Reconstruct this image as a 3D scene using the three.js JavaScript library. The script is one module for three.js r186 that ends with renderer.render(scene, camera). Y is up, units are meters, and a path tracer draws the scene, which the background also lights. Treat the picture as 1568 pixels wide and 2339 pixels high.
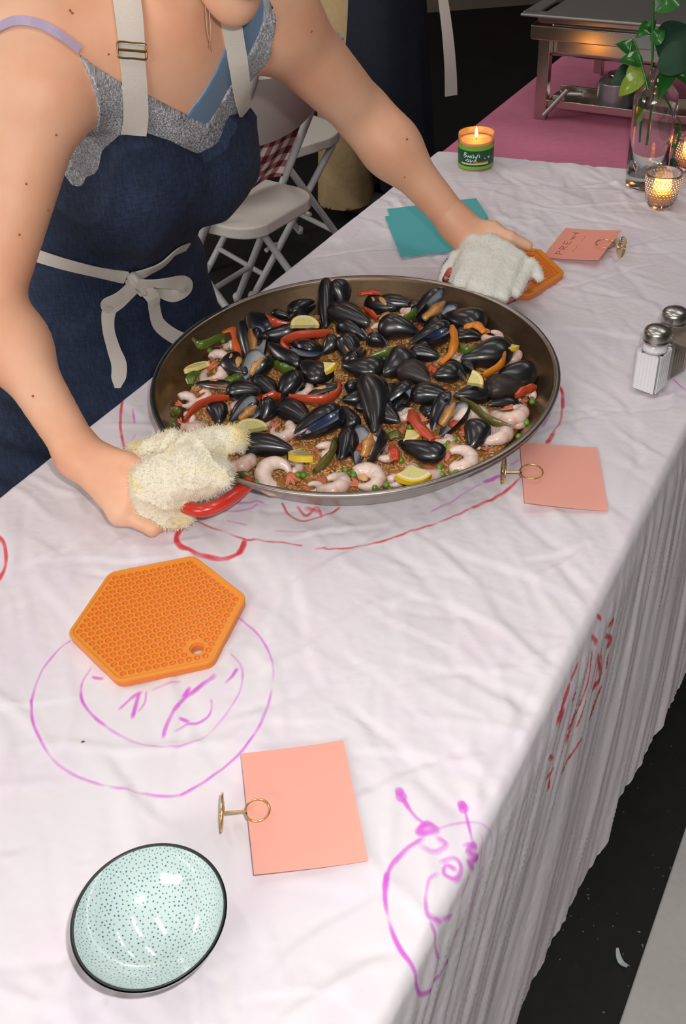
import * as THREE from 'three';
import { mergeGeometries, mergeVertices, toCreasedNormals } from 'three/addons/utils/BufferGeometryUtils.js';
import { RoundedBoxGeometry } from 'three/addons/geometries/RoundedBoxGeometry.js';
import { ImprovedNoise } from 'three/addons/math/ImprovedNoise.js';
import { RectAreaLightUniformsLib } from 'three/addons/lights/RectAreaLightUniformsLib.js';

// ---------- camera ----------
const scene = new THREE.Scene();
const TT = 0.75;                                             // height of the table top
const EYE = new THREE.Vector3(0, 1.532, 0);
const PITCH = 0.692, ROLL = -0.0778;
const camera = new THREE.PerspectiveCamera(2 * Math.atan(2339 / 2 / 2242.78) * 180 / Math.PI, 1568 / 2339, 0.02, 40);
const FWD = new THREE.Vector3(0, -Math.sin(PITCH), -Math.cos(PITCH));
const UP0 = new THREE.Vector3(0, Math.cos(PITCH), -Math.sin(PITCH));
const CUP = new THREE.Vector3(1, 0, 0).multiplyScalar(-Math.sin(ROLL)).addScaledVector(UP0, Math.cos(ROLL));
const CRT = new THREE.Vector3(1, 0, 0).multiplyScalar(Math.cos(ROLL)).addScaledVector(UP0, Math.sin(ROLL));
camera.position.copy(EYE); camera.up.copy(CUP); camera.lookAt(EYE.clone().add(FWD));

// ---------- light ----------
const renderer = new THREE.WebGLRenderer();
renderer.toneMapping = THREE.LinearToneMapping;
renderer.toneMappingExposure = 1.06;
renderer.shadowMap.enabled = true;
RectAreaLightUniformsLib.init();
scene.background = new THREE.Color(0x000000);
// the photographer's flash, above and to the right of the lens
const flash = new THREE.SpotLight(0xfffdfb, 1.9, 0, 1.2, 0.3, 2);
flash.name = 'camera_flash';
flash.position.copy(EYE).addScaledVector(CRT, 0.055).addScaledVector(CUP, 0.075);
flash.target.position.copy(EYE).addScaledVector(FWD, 2).addScaledVector(CUP, 0.1);
flash.castShadow = true; flash.shadow.radius = 0.7;
scene.add(flash, flash.target);
const CEIL = 3.0, LAMP_POWER = 8.5;
// added fill lamps, behind the photographer and beside the chairs: position, size, power, turn
const addedFillLamps = [[[-1.55, 2.25, 1.52], [1.6, 0.8], 7.5, 0], [[-3.32, 2.0, -1.9], [1.4, 0.7], 8.5, -Math.PI / 2]];
const lampSpots = [[-0.75, -0.9], [0.45, -0.9], [1.4, -2.0], [-0.5, -2.6], [0.5, -3.3]];

// ---------- helpers ----------
let seed = 7;
const rnd = () => { seed = (seed * 1664525 + 1013904223) >>> 0; return seed / 4294967296; };
const rr = (a, b) => a + (b - a) * rnd();
const V = (x, y, z) => new THREE.Vector3(x, y, z);
const A3 = (p) => new THREE.Vector3(p[0], p[1], p[2]);
const noise = new ImprovedNoise();
const N3 = (x, y, z) => noise.noise(x, y, z);
const clamp = (x, a, b) => Math.min(b, Math.max(a, x));
const lerp = (a, b, t) => a + (b - a) * t;
const sstep = (a, b, x) => { const t = clamp((x - a) / (b - a), 0, 1); return t * t * (3 - 2 * t); };
const used = {};
function numbered(name) { const n = used[name] = (used[name] ?? -1) + 1; return n ? name + '_' + String(n).padStart(3, '0') : name; }
function tag(o, label, category, group, kind) { if (label) o.userData.label = label; if (category) o.userData.category = category; if (group) o.userData.group = group; if (kind) o.userData.kind = kind; return o; }
function thing(name, label, category, pos = [0, 0, 0], turn = 0, group) {
  const o = new THREE.Group(); o.name = numbered(name); o.position.set(...pos); o.rotation.y = turn; scene.add(o);
  return tag(o, label, category, group);
}
function part(name, geo, mat, parent, label) {
  const m = new THREE.Mesh(geo, mat); m.name = name; m.castShadow = m.receiveShadow = true; parent.add(m);
  if (label) m.userData.label = label;
  return m;
}
function single(name, geo, mat, label, category, pos, group) { const m = part(numbered(name), geo, mat, scene); if (pos) m.position.set(...pos); return tag(m, label, category, group); }
function struct(name, geo, mat, label) { const m = part(name, geo, mat, scene); m.userData.kind = 'structure'; if (label) m.userData.label = label; return m; }
function copyOf(src, label, group) { const c = src.clone(); c.name = numbered(src.name.replace(/_\d{3}$/, '')); c.userData = { ...src.userData }; if (label) c.userData.label = label; if (group) c.userData.group = group; scene.add(c); return c; }
const merge = (list) => mergeGeometries(list.map((g) => { const q = g.index ? g.toNonIndexed() : g; for (const k of Object.keys(q.attributes)) if (!['position', 'normal', 'uv'].includes(k)) q.deleteAttribute(k); return q; }));
const box = (w, h, d, x = 0, y = 0, z = 0, r = 0.003) => new RoundedBoxGeometry(w, h, d, 2, Math.min(r, w / 2.1, h / 2.1, d / 2.1)).translate(x, y, z);
function tube(pts, r, seg = 24, rad = 10, closed = false) { return new THREE.TubeGeometry(new THREE.CatmullRomCurve3(pts.map(A3), closed, 'centripetal'), seg, r, rad, closed); }
function bar(a, b, r, rad = 12) { return new THREE.TubeGeometry(new THREE.LineCurve3(A3(a), A3(b)), 1, r, rad, false); }
const lathe = (pts, seg = 48) => new THREE.LatheGeometry(pts.map((p) => new THREE.Vector2(p[0], p[1])), seg);
const std = (o) => new THREE.MeshStandardMaterial(o);
const phy = (o) => new THREE.MeshPhysicalMaterial(o);
const lin = (r, g, b) => new THREE.Color().setRGB(r, g, b);
function sweepTaper(pts, rf, seg = 40, rad = 12, flat = null) {   // tube whose radius follows rf(t); ends closed
  const c = new THREE.CatmullRomCurve3(pts.map(A3), false, 'centripetal'), fr = c.computeFrenetFrames(seg, false), pos = [], idx = [], uv = [];
  for (let i = 0; i <= seg; i++) {
    const p = c.getPointAt(i / seg), r = rf(i / seg), f = flat ? flat(i / seg) : 1;
    for (let j = 0; j <= rad; j++) {
      const a = j / rad * Math.PI * 2, v = p.clone().addScaledVector(fr.normals[i], Math.cos(a) * r).addScaledVector(fr.binormals[i], Math.sin(a) * r * f);
      pos.push(v.x, v.y, v.z); uv.push(i / seg, j / rad);
    }
  }
  for (let i = 0; i < seg; i++) for (let j = 0; j < rad; j++) { const k = i * (rad + 1) + j; idx.push(k, k + 1, k + rad + 1, k + 1, k + rad + 2, k + rad + 1); }
  const g = new THREE.BufferGeometry(); g.setAttribute('position', new THREE.Float32BufferAttribute(pos, 3)); g.setAttribute('uv', new THREE.Float32BufferAttribute(uv, 2)); g.setIndex(idx); g.computeVertexNormals(); return g;
}
function ribbon(pts, nrm, w, th, seg = 40) {   // flat band along pts; nrm: facing direction at each point; w(t) width
  const c = new THREE.CatmullRomCurve3(pts.map(A3), false, 'centripetal'), cn = new THREE.CatmullRomCurve3(nrm.map(A3), false, 'centripetal'), pos = [], idx = [], uv = [];
  let s = 0, prev = null;
  for (let i = 0; i <= seg; i++) {
    const t = i / seg, p = c.getPoint(t), tg = c.getTangent(t), n = cn.getPoint(t).normalize(), b = new THREE.Vector3().crossVectors(tg, n).normalize(); n.crossVectors(b, tg).normalize();
    if (prev) s += p.distanceTo(prev); prev = p;
    const hw = w(t) / 2, ht = th / 2;
    for (const [x, y] of [[-hw, ht], [-hw * .5, ht * 1.15], [0, ht * 1.2], [hw * .5, ht * 1.15], [hw, ht], [hw, -ht], [-hw, -ht], [-hw, ht]]) { const v = p.clone().addScaledVector(b, x).addScaledVector(n, y); pos.push(v.x, v.y, v.z); uv.push(s, x); }
  }
  for (let i = 0; i < seg; i++) for (let j = 0; j < 7; j++) { const k = i * 8 + j; idx.push(k, k + 8, k + 1, k + 1, k + 8, k + 9); }
  for (const e of [0, seg]) { const k = e * 8; idx.push(k, k + 4, k + 5, k, k + 5, k + 6); }
  const g = new THREE.BufferGeometry(); g.setAttribute('position', new THREE.Float32BufferAttribute(pos, 3)); g.setAttribute('uv', new THREE.Float32BufferAttribute(uv, 2)); g.setIndex(idx); return toCreasedNormals(g, 0.7);
}
// ---------- distance fields ----------
const smin = (a, b, k) => { const h = Math.max(k - Math.abs(a - b), 0) / k; return Math.min(a, b) - h * h * k * 0.25; };
function cone(p, a, b, ra, rb) {   // tapered capsule
  const bx = b[0] - a[0], by = b[1] - a[1], bz = b[2] - a[2], px = p[0] - a[0], py = p[1] - a[1], pz = p[2] - a[2];
  const t = clamp((px * bx + py * by + pz * bz) / (bx * bx + by * by + bz * bz), 0, 1), dx = px - bx * t, dy = py - by * t, dz = pz - bz * t;
  return Math.sqrt(dx * dx + dy * dy + dz * dz) - (ra + (rb - ra) * t);
}
const ball = (p, c, r) => Math.hypot(p[0] - c[0], p[1] - c[1], p[2] - c[2]) - r;
function ell(x, y, z, rx, ry, rz) { const k0 = Math.sqrt((x / rx) ** 2 + (y / ry) ** 2 + (z / rz) ** 2), k1 = Math.sqrt((x / rx / rx) ** 2 + (y / ry / ry) ** 2 + (z / rz / rz) ** 2); return k1 < 1e-9 ? -Math.min(rx, ry, rz) : k0 * (k0 - 1) / k1; }
function grad(f, p, e = 0.0015) { const g = [f([p[0] + e, p[1], p[2]]) - f([p[0] - e, p[1], p[2]]), f([p[0], p[1] + e, p[2]]) - f([p[0], p[1] - e, p[2]]), f([p[0], p[1], p[2] + e]) - f([p[0], p[1], p[2] - e])], l = Math.hypot(...g) || 1; return [g[0] / l, g[1] / l, g[2] / l]; }
function snap(f, p, off = 0) { let q = [...p]; for (let i = 0; i < 12; i++) { const g = grad(f, q), d = f(q) - off; q = [q[0] - g[0] * d * .8, q[1] - g[1] * d * .8, q[2] - g[2] * d * .8]; } return q; }
function netMesh(f, lo, hi, h, base = [0, 0, 0], uvf = null, ne = 0.002) {   // surface nets of f = 0
  const nx = Math.ceil((hi[0] - lo[0]) / h) + 1, ny = Math.ceil((hi[1] - lo[1]) / h) + 1, nz = Math.ceil((hi[2] - lo[2]) / h) + 1, val = new Float32Array(nx * ny * nz);
  const BS = 5, far = BS * h * 1.05;   // blocks far from the surface are filled with one value
  for (let k = 0; k < nz; k += BS) for (let j = 0; j < ny; j += BS) for (let i = 0; i < nx; i += BS) {
    const k1 = Math.min(k + BS, nz), j1 = Math.min(j + BS, ny), i1 = Math.min(i + BS, nx), m = f([lo[0] + (i + i1 - 1) / 2 * h, lo[1] + (j + j1 - 1) / 2 * h, lo[2] + (k + k1 - 1) / 2 * h]), skip = Math.abs(m) > far;
    for (let c = k; c < k1; c++) for (let b = j; b < j1; b++) for (let a = i; a < i1; a++) val[(c * ny + b) * nx + a] = skip ? m : f([lo[0] + a * h, lo[1] + b * h, lo[2] + c * h]);
  }
  const vid = new Int32Array(nx * ny * nz).fill(-1), pos = [], idx = [], at = (i, j, k) => (k * ny + j) * nx + i;
  const E = [[0, 0, 0, 1, 0, 0], [0, 1, 0, 1, 1, 0], [0, 0, 1, 1, 0, 1], [0, 1, 1, 1, 1, 1], [0, 0, 0, 0, 1, 0], [1, 0, 0, 1, 1, 0], [0, 0, 1, 0, 1, 1], [1, 0, 1, 1, 1, 1], [0, 0, 0, 0, 0, 1], [1, 0, 0, 1, 0, 1], [0, 1, 0, 0, 1, 1], [1, 1, 0, 1, 1, 1]];
  for (let k = 0; k < nz - 1; k++) for (let j = 0; j < ny - 1; j++) for (let i = 0; i < nx - 1; i++) {
    const s0 = val[at(i, j, k)] < 0; let mixed = false;
    for (let c = 1; c < 8 && !mixed; c++) if ((val[at(i + (c & 1), j + (c >> 1 & 1), k + (c >> 2))] < 0) !== s0) mixed = true;
    if (!mixed) continue;
    let x = 0, y = 0, z = 0, n = 0;
    for (const e of E) { const a = val[at(i + e[0], j + e[1], k + e[2])], b = val[at(i + e[3], j + e[4], k + e[5])]; if ((a < 0) !== (b < 0)) { const t = a / (a - b); x += e[0] + (e[3] - e[0]) * t; y += e[1] + (e[4] - e[1]) * t; z += e[2] + (e[5] - e[2]) * t; n++; } }
    vid[at(i, j, k)] = pos.length / 3; pos.push(lo[0] + (i + x / n) * h, lo[1] + (j + y / n) * h, lo[2] + (k + z / n) * h);
  }
  const quad = (a, b, c, d, flip) => { if (a < 0 || b < 0 || c < 0 || d < 0) return; flip ? idx.push(a, c, b, a, d, c) : idx.push(a, b, c, a, c, d); };
  for (let k = 1; k < nz - 1; k++) for (let j = 1; j < ny - 1; j++) for (let i = 1; i < nx - 1; i++) {
    const a = val[at(i, j, k)] < 0;
    if (a !== (val[at(i + 1, j, k)] < 0)) quad(vid[at(i, j - 1, k - 1)], vid[at(i, j, k - 1)], vid[at(i, j, k)], vid[at(i, j - 1, k)], !a);
    if (a !== (val[at(i, j + 1, k)] < 0)) quad(vid[at(i - 1, j, k - 1)], vid[at(i - 1, j, k)], vid[at(i, j, k)], vid[at(i, j, k - 1)], !a);
    if (a !== (val[at(i, j, k + 1)] < 0)) quad(vid[at(i - 1, j - 1, k)], vid[at(i, j - 1, k)], vid[at(i, j, k)], vid[at(i - 1, j, k)], !a);
  }
  const nor = new Float32Array(pos.length), uv = new Float32Array(pos.length / 3 * 2);
  for (let v = 0; v < pos.length; v += 3) {
    let p = [pos[v], pos[v + 1], pos[v + 2]];
    let g = grad(f, p, ne); const d = clamp(f(p), -h, h) * .8; p = [p[0] - g[0] * d, p[1] - g[1] * d, p[2] - g[2] * d]; g = grad(f, p, ne);
    nor.set(g, v); const q = uvf ? uvf(p) : [p[0] + p[2] * .7, p[1] + p[2] * .3]; uv[v / 3 * 2] = q[0]; uv[v / 3 * 2 + 1] = q[1];
    pos[v] = p[0] - base[0]; pos[v + 1] = p[1] - base[1]; pos[v + 2] = p[2] - base[2];
  }
  const g = new THREE.BufferGeometry(); g.setAttribute('position', new THREE.Float32BufferAttribute(pos, 3)); g.setAttribute('normal', new THREE.BufferAttribute(nor, 3)); g.setAttribute('uv', new THREE.BufferAttribute(uv, 2)); g.setIndex(idx); return g;
}
function paint(g, fn) { const p = g.attributes.position, c = new Float32Array(p.count * 3); for (let i = 0; i < p.count; i++) { const k = fn(p.getX(i), p.getY(i), p.getZ(i), i); c.set(k, i * 3); } g.setAttribute('color', new THREE.BufferAttribute(c, 3)); return g; }
// ---------- textures ----------
function dataTex(n, fn, srgb = true, rep = 1) {
  const d = new Uint8Array(n * n * 4);
  for (let y = 0; y < n; y++) for (let x = 0; x < n; x++) { const c = fn(x, y, n), k = (y * n + x) * 4; if (typeof c === 'number') d[k] = d[k + 1] = d[k + 2] = clamp(c, 0, 1) * 255; else for (let q = 0; q < 3; q++) d[k + q] = clamp(c[q], 0, 1) * 255; d[k + 3] = 255; }
  const t = new THREE.DataTexture(d, n, n); t.wrapS = t.wrapT = THREE.RepeatWrapping; t.magFilter = t.minFilter = THREE.LinearFilter; if (srgb) t.colorSpace = THREE.SRGBColorSpace; t.repeat.set(rep, rep); t.needsUpdate = true; return t;
}
const tileN = (x, y, n, f, s = 0) => { const u = x / n, v = y / n, a = N3(u * f, v * f, s), b = N3((u - 1) * f, v * f, s), c = N3(u * f, (v - 1) * f, s), d = N3((u - 1) * f, (v - 1) * f, s); return (a * (1 - u) + b * u) * (1 - v) + (c * (1 - u) + d * u) * v; };
function canvasTex(w, h, draw) { const c = document.createElement('canvas'); c.width = w; c.height = h; const g = c.getContext('2d'); draw(g, w, h); const t = new THREE.CanvasTexture(c); t.colorSpace = THREE.SRGBColorSpace; return t; }

// ---------- the room ----------
const dirt = dataTex(512, (x, y, n) => { const a = tileN(x, y, n, 6), b = tileN(x, y, n, 40, 3), c = tileN(x, y, n, 130, 7); const l = 0.125 + a * .03 + b * .03 + (c > .42 ? (c - .42) * 1.3 : 0); return [l * 1.0, l * 1.03, l * .98]; }, true, 1);
const floorMat = std({ map: dirt, roughness: 0.75 });
const planeUV = (g, s = 1) => { const p = g.attributes.position, uv = g.attributes.uv; for (let i = 0; i < p.count; i++) uv.setXY(i, (p.getX(i) + p.getZ(i) * .001) * s, (p.getZ(i) + p.getY(i)) * s); return g; };
const RX0 = -3.4, RX1 = 3.6, RZ0 = -6.6, RZ1 = 1.6;
struct('floor', planeUV(new THREE.BoxGeometry(RX1 - RX0 + .4, 0.1, RZ1 - RZ0 + .4).translate((RX0 + RX1) / 2, -0.05, (RZ0 + RZ1) / 2), 0.9), floorMat, 'black floor with lint and scuffs');
const wallTex = dataTex(256, (x, y, n) => { const l = .5 + tileN(x, y, n, 5) * .05 + tileN(x, y, n, 50, 2) * .02; return [l * 1.08, l * .97, l * .86]; });
const wallMat = std({ map: wallTex, roughness: 0.9 });
const ceilMat = std({ color: lin(.2, .19, .18), roughness: 0.95 });
struct('wall_back', new THREE.BoxGeometry(RX1 - RX0 + .4, CEIL, .2).translate((RX0 + RX1) / 2, CEIL / 2, RZ0 - .1), wallMat, 'plain brown wall at the unlit back of the room');
struct('wall_left', new THREE.BoxGeometry(.2, CEIL, RZ1 - RZ0).translate(RX0 - .1, CEIL / 2, (RZ0 + RZ1) / 2), wallMat);
struct('wall_right', new THREE.BoxGeometry(.2, CEIL, RZ1 - RZ0).translate(RX1 + .1, CEIL / 2, (RZ0 + RZ1) / 2), wallMat);
struct('wall_front', new THREE.BoxGeometry(RX1 - RX0 + .4, CEIL, .2).translate((RX0 + RX1) / 2, CEIL / 2, RZ1 + .1), wallMat);
struct('ceiling', new THREE.BoxGeometry(RX1 - RX0 + .4, .12, RZ1 - RZ0 + .4).translate((RX0 + RX1) / 2, CEIL + .06, (RZ0 + RZ1) / 2), ceilMat);
{
  const metal = std({ color: lin(.5, .5, .5), roughness: .5 }), glow = std({ color: 0x222222, emissive: 0xfff1e6, emissiveIntensity: 2.2 });
  lampSpots.forEach(([x, z], i) => {
    const t = thing('ceiling_light', 'long white tube lamp fixed to the dark ceiling above the tables', 'lamp', [x, CEIL, z], 0.57, 'ceiling tube lamps');
    part('housing', box(.16, .06, 1.24, 0, -.03, 0), metal, t);
    part('diffuser', box(.12, .03, 1.2, 0, -.07, 0, .012), glow, t);
    const L = new THREE.RectAreaLight(0xfff8f6, LAMP_POWER * (i === 4 || i === 3 ? 1.0 : 1), .12, 1.2); L.name = 'tube_lamp';
    L.position.set(x, CEIL - .09, z); L.rotation.set(-Math.PI / 2, 0, .57); scene.add(L);
  });
}
addedFillLamps.forEach(([pos, [w, h], power, turn], i) => {  // out-of-view panels added for soft fill on cook, table and background
  const t = thing('added_fill_lamp', ['wide opal fill lamp added on the unseen wall behind the photographer', 'opal fill lamp added out of view to brighten the folding chairs'][i], 'lamp', pos, turn);
  part('housing', box(w + .06, h + .06, .06, 0, 0, .05), std({ color: lin(.4, .4, .4), roughness: .5 }), t); part('diffuser', box(w, h, .02, 0, 0, .012, .008), std({ color: 0x333333, emissive: 0xfff4ea, emissiveIntensity: 2 }), t);
  const L = new THREE.RectAreaLight(0xfff8f4, power, w, h); L.name = 'added_fill_light'; L.position.set(pos[0] - Math.sin(turn) * .012, pos[1], pos[2] - Math.cos(turn) * .012); L.rotation.y = turn; scene.add(L);
});
// pale floor panel on the photographer's side
const TU = [0.53650713, -0.84389579], TN = [-0.84389579, -0.53650713], D1 = 0.93558, D2 = 0.17329, WID = D1 - D2;
const TBL = (u, v, y) => [u * TU[0] + v * TN[0], y, u * TU[1] + v * TN[1]];
const TROT = Math.atan2(TU[0], TU[1]);   // turns +z onto the table's length
{
  const t = dataTex(256, (x, y, n) => { const l = .84 + tileN(x, y, n, 7) * .05 + tileN(x, y, n, 90, 4) * .04; return [l, l * .99, l * .97]; });
  const c = TBL(1.1, .036 - .6, .01), m = single('floor_panel', planeUV(new RoundedBoxGeometry(1.2, .02, 3.6, 2, .004), 1), std({ map: t, roughness: .6 }), 'pale grey floor panel laid beside the draped table', 'floor panel', c); m.rotation.y = TROT;
}

// ---------- tables ----------
const legMat = std({ color: lin(.25, .25, .26), roughness: .4, metalness: .6 }), topMat = std({ color: lin(.62, .62, .6), roughness: .5 });
function foldingTable(u0, u1, label, group) {
  const c = TBL((u0 + u1) / 2, (D1 + D2) / 2, 0), t = thing('folding_table', label, 'table', c, TROT, group), L = u1 - u0;
  part('table_top', box(WID - .012, .035, L - .012, 0, TT - .0265, 0, .01), topMat, t);
  for (const s of [-1, 1]) {
    for (const q of [-1, 1]) part('leg', tube([[q * .28, TT - .045, s * (L / 2 - .25)], [q * .3, TT - .2, s * (L / 2 - .22)], [q * .3, .012, s * (L / 2 - .2)]], .0125, 16, 8), legMat, t);
    part('cross_bar', bar([-.3, .16, s * (L / 2 - .203)], [.3, .16, s * (L / 2 - .203)], .011), legMat, t);
  }
  return t;
}
foldingTable(-.02, 1.93, 'folding table hidden under the white marker-drawn cloth');
foldingTable(1.95, 3.9, 'folding table hidden under the pink cloth');

// creases of the cloth: short folds with random directions
const creases = [];
{
  for (let i = 0; i < 760; i++) { const L = rr(.03, .16), an = rnd() < .55 ? rr(-.5, .5) + .9 : rr(0, 3.14); creases.push([rr(-.05, 2.02), rr(-.02, WID), Math.cos(an), Math.sin(an), L, rr(.0008, .0027) * (rnd() < .5 ? -1 : 1), rr(.003, .007), rnd() < .6]); }
  for (const [p, q, h] of [[[0.7126,0.3733], [0.5123,0.1837], .0022], [[0.639,0.5447], [0.6021,0.4946], .003], [[0.7219,0.354], [0.6007,0.2737], .002], [[0.6117,0.1663], [0.6438,0.0227], .002], [[0.7211,0.1673], [0.6749,0.0396], .0022], [[0.473,0.1906], [0.5373,-0.0012], .002], [[0.4474,0.2878], [0.5123,0.1837], .0016], [[0.3896,0.0516], [0.2636,0.1046], .002], [[0.813,0.165], [0.5537,0.0784], .0018], [[0.716,0.2603], [0.6991,0.1044], .0018], [[1.5036,0.2694], [1.4541,0.1506], .0022], [[0.8359,0.1355], [0.7345,0.0328], .002], [[1.3618,0.7859], [1.4989,0.6428], .002], [[1.3484,0.2515], [1.273,0.1296], .0024], [[1.0558,0.41], [0.3304,0.0013], .0012], [[0.5698,0.6696], [0.4821,0.4981], .0025], [[0.6157,0.6314], [0.561,0.5275], .002]]) {
    const dx = q[0] - p[0], dy = q[1] - p[1], L = Math.hypot(dx, dy); creases.push([(p[0] + q[0]) / 2, (p[1] + q[1]) / 2, dx / L, dy / L, L / 2 * 1.15, h, .006, true]);
  }
}
const CG = 200, cells = new Map();   // creases by 2 cm cell
creases.forEach((c, i) => { const R = c[4] + c[6] * 5; for (let x = Math.floor((c[0] - R) * 50); x <= (c[0] + R) * 50; x++) for (let y = Math.floor((c[1] - R) * 50); y <= (c[1] + R) * 50; y++) { const k = x * 1000 + y; if (!cells.has(k)) cells.set(k, []); cells.get(k).push(i); } });
function creaseH(a, b) {
  let h = N3(a * 5, b * 5, 1) * .0025 + N3(a * 14, b * 14, 4) * .0012;
  for (const i of cells.get(Math.floor(a * 50) * 1000 + Math.floor(b * 50)) || []) {
    const [ca, cb, dx, dy, L, amp, w, step] = creases[i], x = (a - ca) * dx + (b - cb) * dy, y = -(a - ca) * dy + (b - cb) * dx + .004 * Math.sin(x * 40 + i); if (Math.abs(x) > L) continue;
    const e = 1 - (x / L) ** 2, q = y / w; if (Math.abs(q) > 5) continue;
    h += amp * e * (step ? q / (1 + q * q) * 1.3 * Math.exp(-Math.abs(q) * .25) : Math.exp(-q * q));
  }
  return h;
}
// a draped cloth in table coordinates: a along the table, b across (b < 0 hangs on the near side, b > WID on the far side)
function drape(a0, a1, top, da, db, dropL, flare, wrinkle, slantEnd = null) {
  const nb0 = Math.round(dropL / db), nbt = Math.round(WID / db), rows = [], na = Math.round((a1 - a0) / da), pos = [], uv = [], idx = [];
  for (let j = 0; j <= nb0; j++) rows.push(-dropL + dropL * j / nb0);
  for (let j = 1; j <= nbt; j++) rows.push(WID * j / nbt);
  for (let j = 1; j <= nb0 / 2; j++) rows.push(WID + dropL * j / (nb0 / 2));
  for (let i = 0; i <= na; i++) for (const b of rows) {
    let a = lerp(a0, a1, i / na); if (slantEnd) a = lerp(a0, lerp(slantEnd[0], slantEnd[1], clamp(b / WID, 0, 1)), i / na);
    let v, y; const out = b < 0 ? -b : b > WID ? b - WID : 0, sgn = b < 0 ? -1 : 1;
    if (!out) { const e = Math.min(b, WID - b), rd = .012; v = D2 + b; y = top + wrinkle(a, b) * sstep(-.004, .02, e) - (e < rd ? rd - Math.sqrt(Math.max(rd * rd - (rd - e) ** 2, 0)) : 0) * .6; }
    else {
      const s = out / dropL, len = out * (1 + .02 * N3(a * 6, 2, 0)), sh = a + out * .95;
      const rid = (f, o, b1) => 1 - 2 * Math.abs(N3(sh * f, out * b1, o));
      const pl = (N3(sh * 11, out * 1.2, 5) * .010 + N3(sh * 30, out * 1.6, 8) * .003) * sstep(0, .6, s) + (rid(24, 3, 1.8) * .0024 + rid(55, 6, 3.6) * .0019 + rid(105, 9, 7) * .0012) * sstep(0, .1, s);
      const vv = (flare + lerp(-.026, .006, clamp((a - .45) / .6, 0, 1.5))) * s + .001 + pl; v = sgn < 0 ? D2 - vv : D1 + vv; y = top - .0072 - len * .985;
      y += s > .9 ? N3(a * 9, 1, 9) * .008 * (s - .9) * 10 : 0;
    }
    pos.push(...TBL(a, v, y)); uv.push(a, b);
  }
  const nr = rows.length; for (let i = 0; i < na; i++) for (let j = 0; j < nr - 1; j++) { const k = i * nr + j; idx.push(k, k + 1, k + nr, k + 1, k + nr + 1, k + nr); }
  const g = new THREE.BufferGeometry(); g.setAttribute('position', new THREE.Float32BufferAttribute(pos, 3)); g.setAttribute('uv', new THREE.Float32BufferAttribute(uv, 2)); g.setIndex(idx); g.computeVertexNormals();
  if (g.attributes.normal.getY(Math.floor(na / 2) * nr + nb0 + 10) < 0) { const ix = g.index.array; for (let i = 0; i < ix.length; i += 3) { const q = ix[i]; ix[i] = ix[i + 1]; ix[i + 1] = q; } g.computeVertexNormals(); }
  return g;
}
const DROPL = .385, TA0 = -.06, TA1 = 2.04, TB0 = -DROPL, TB1 = WID + DROPL * .2;
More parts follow.
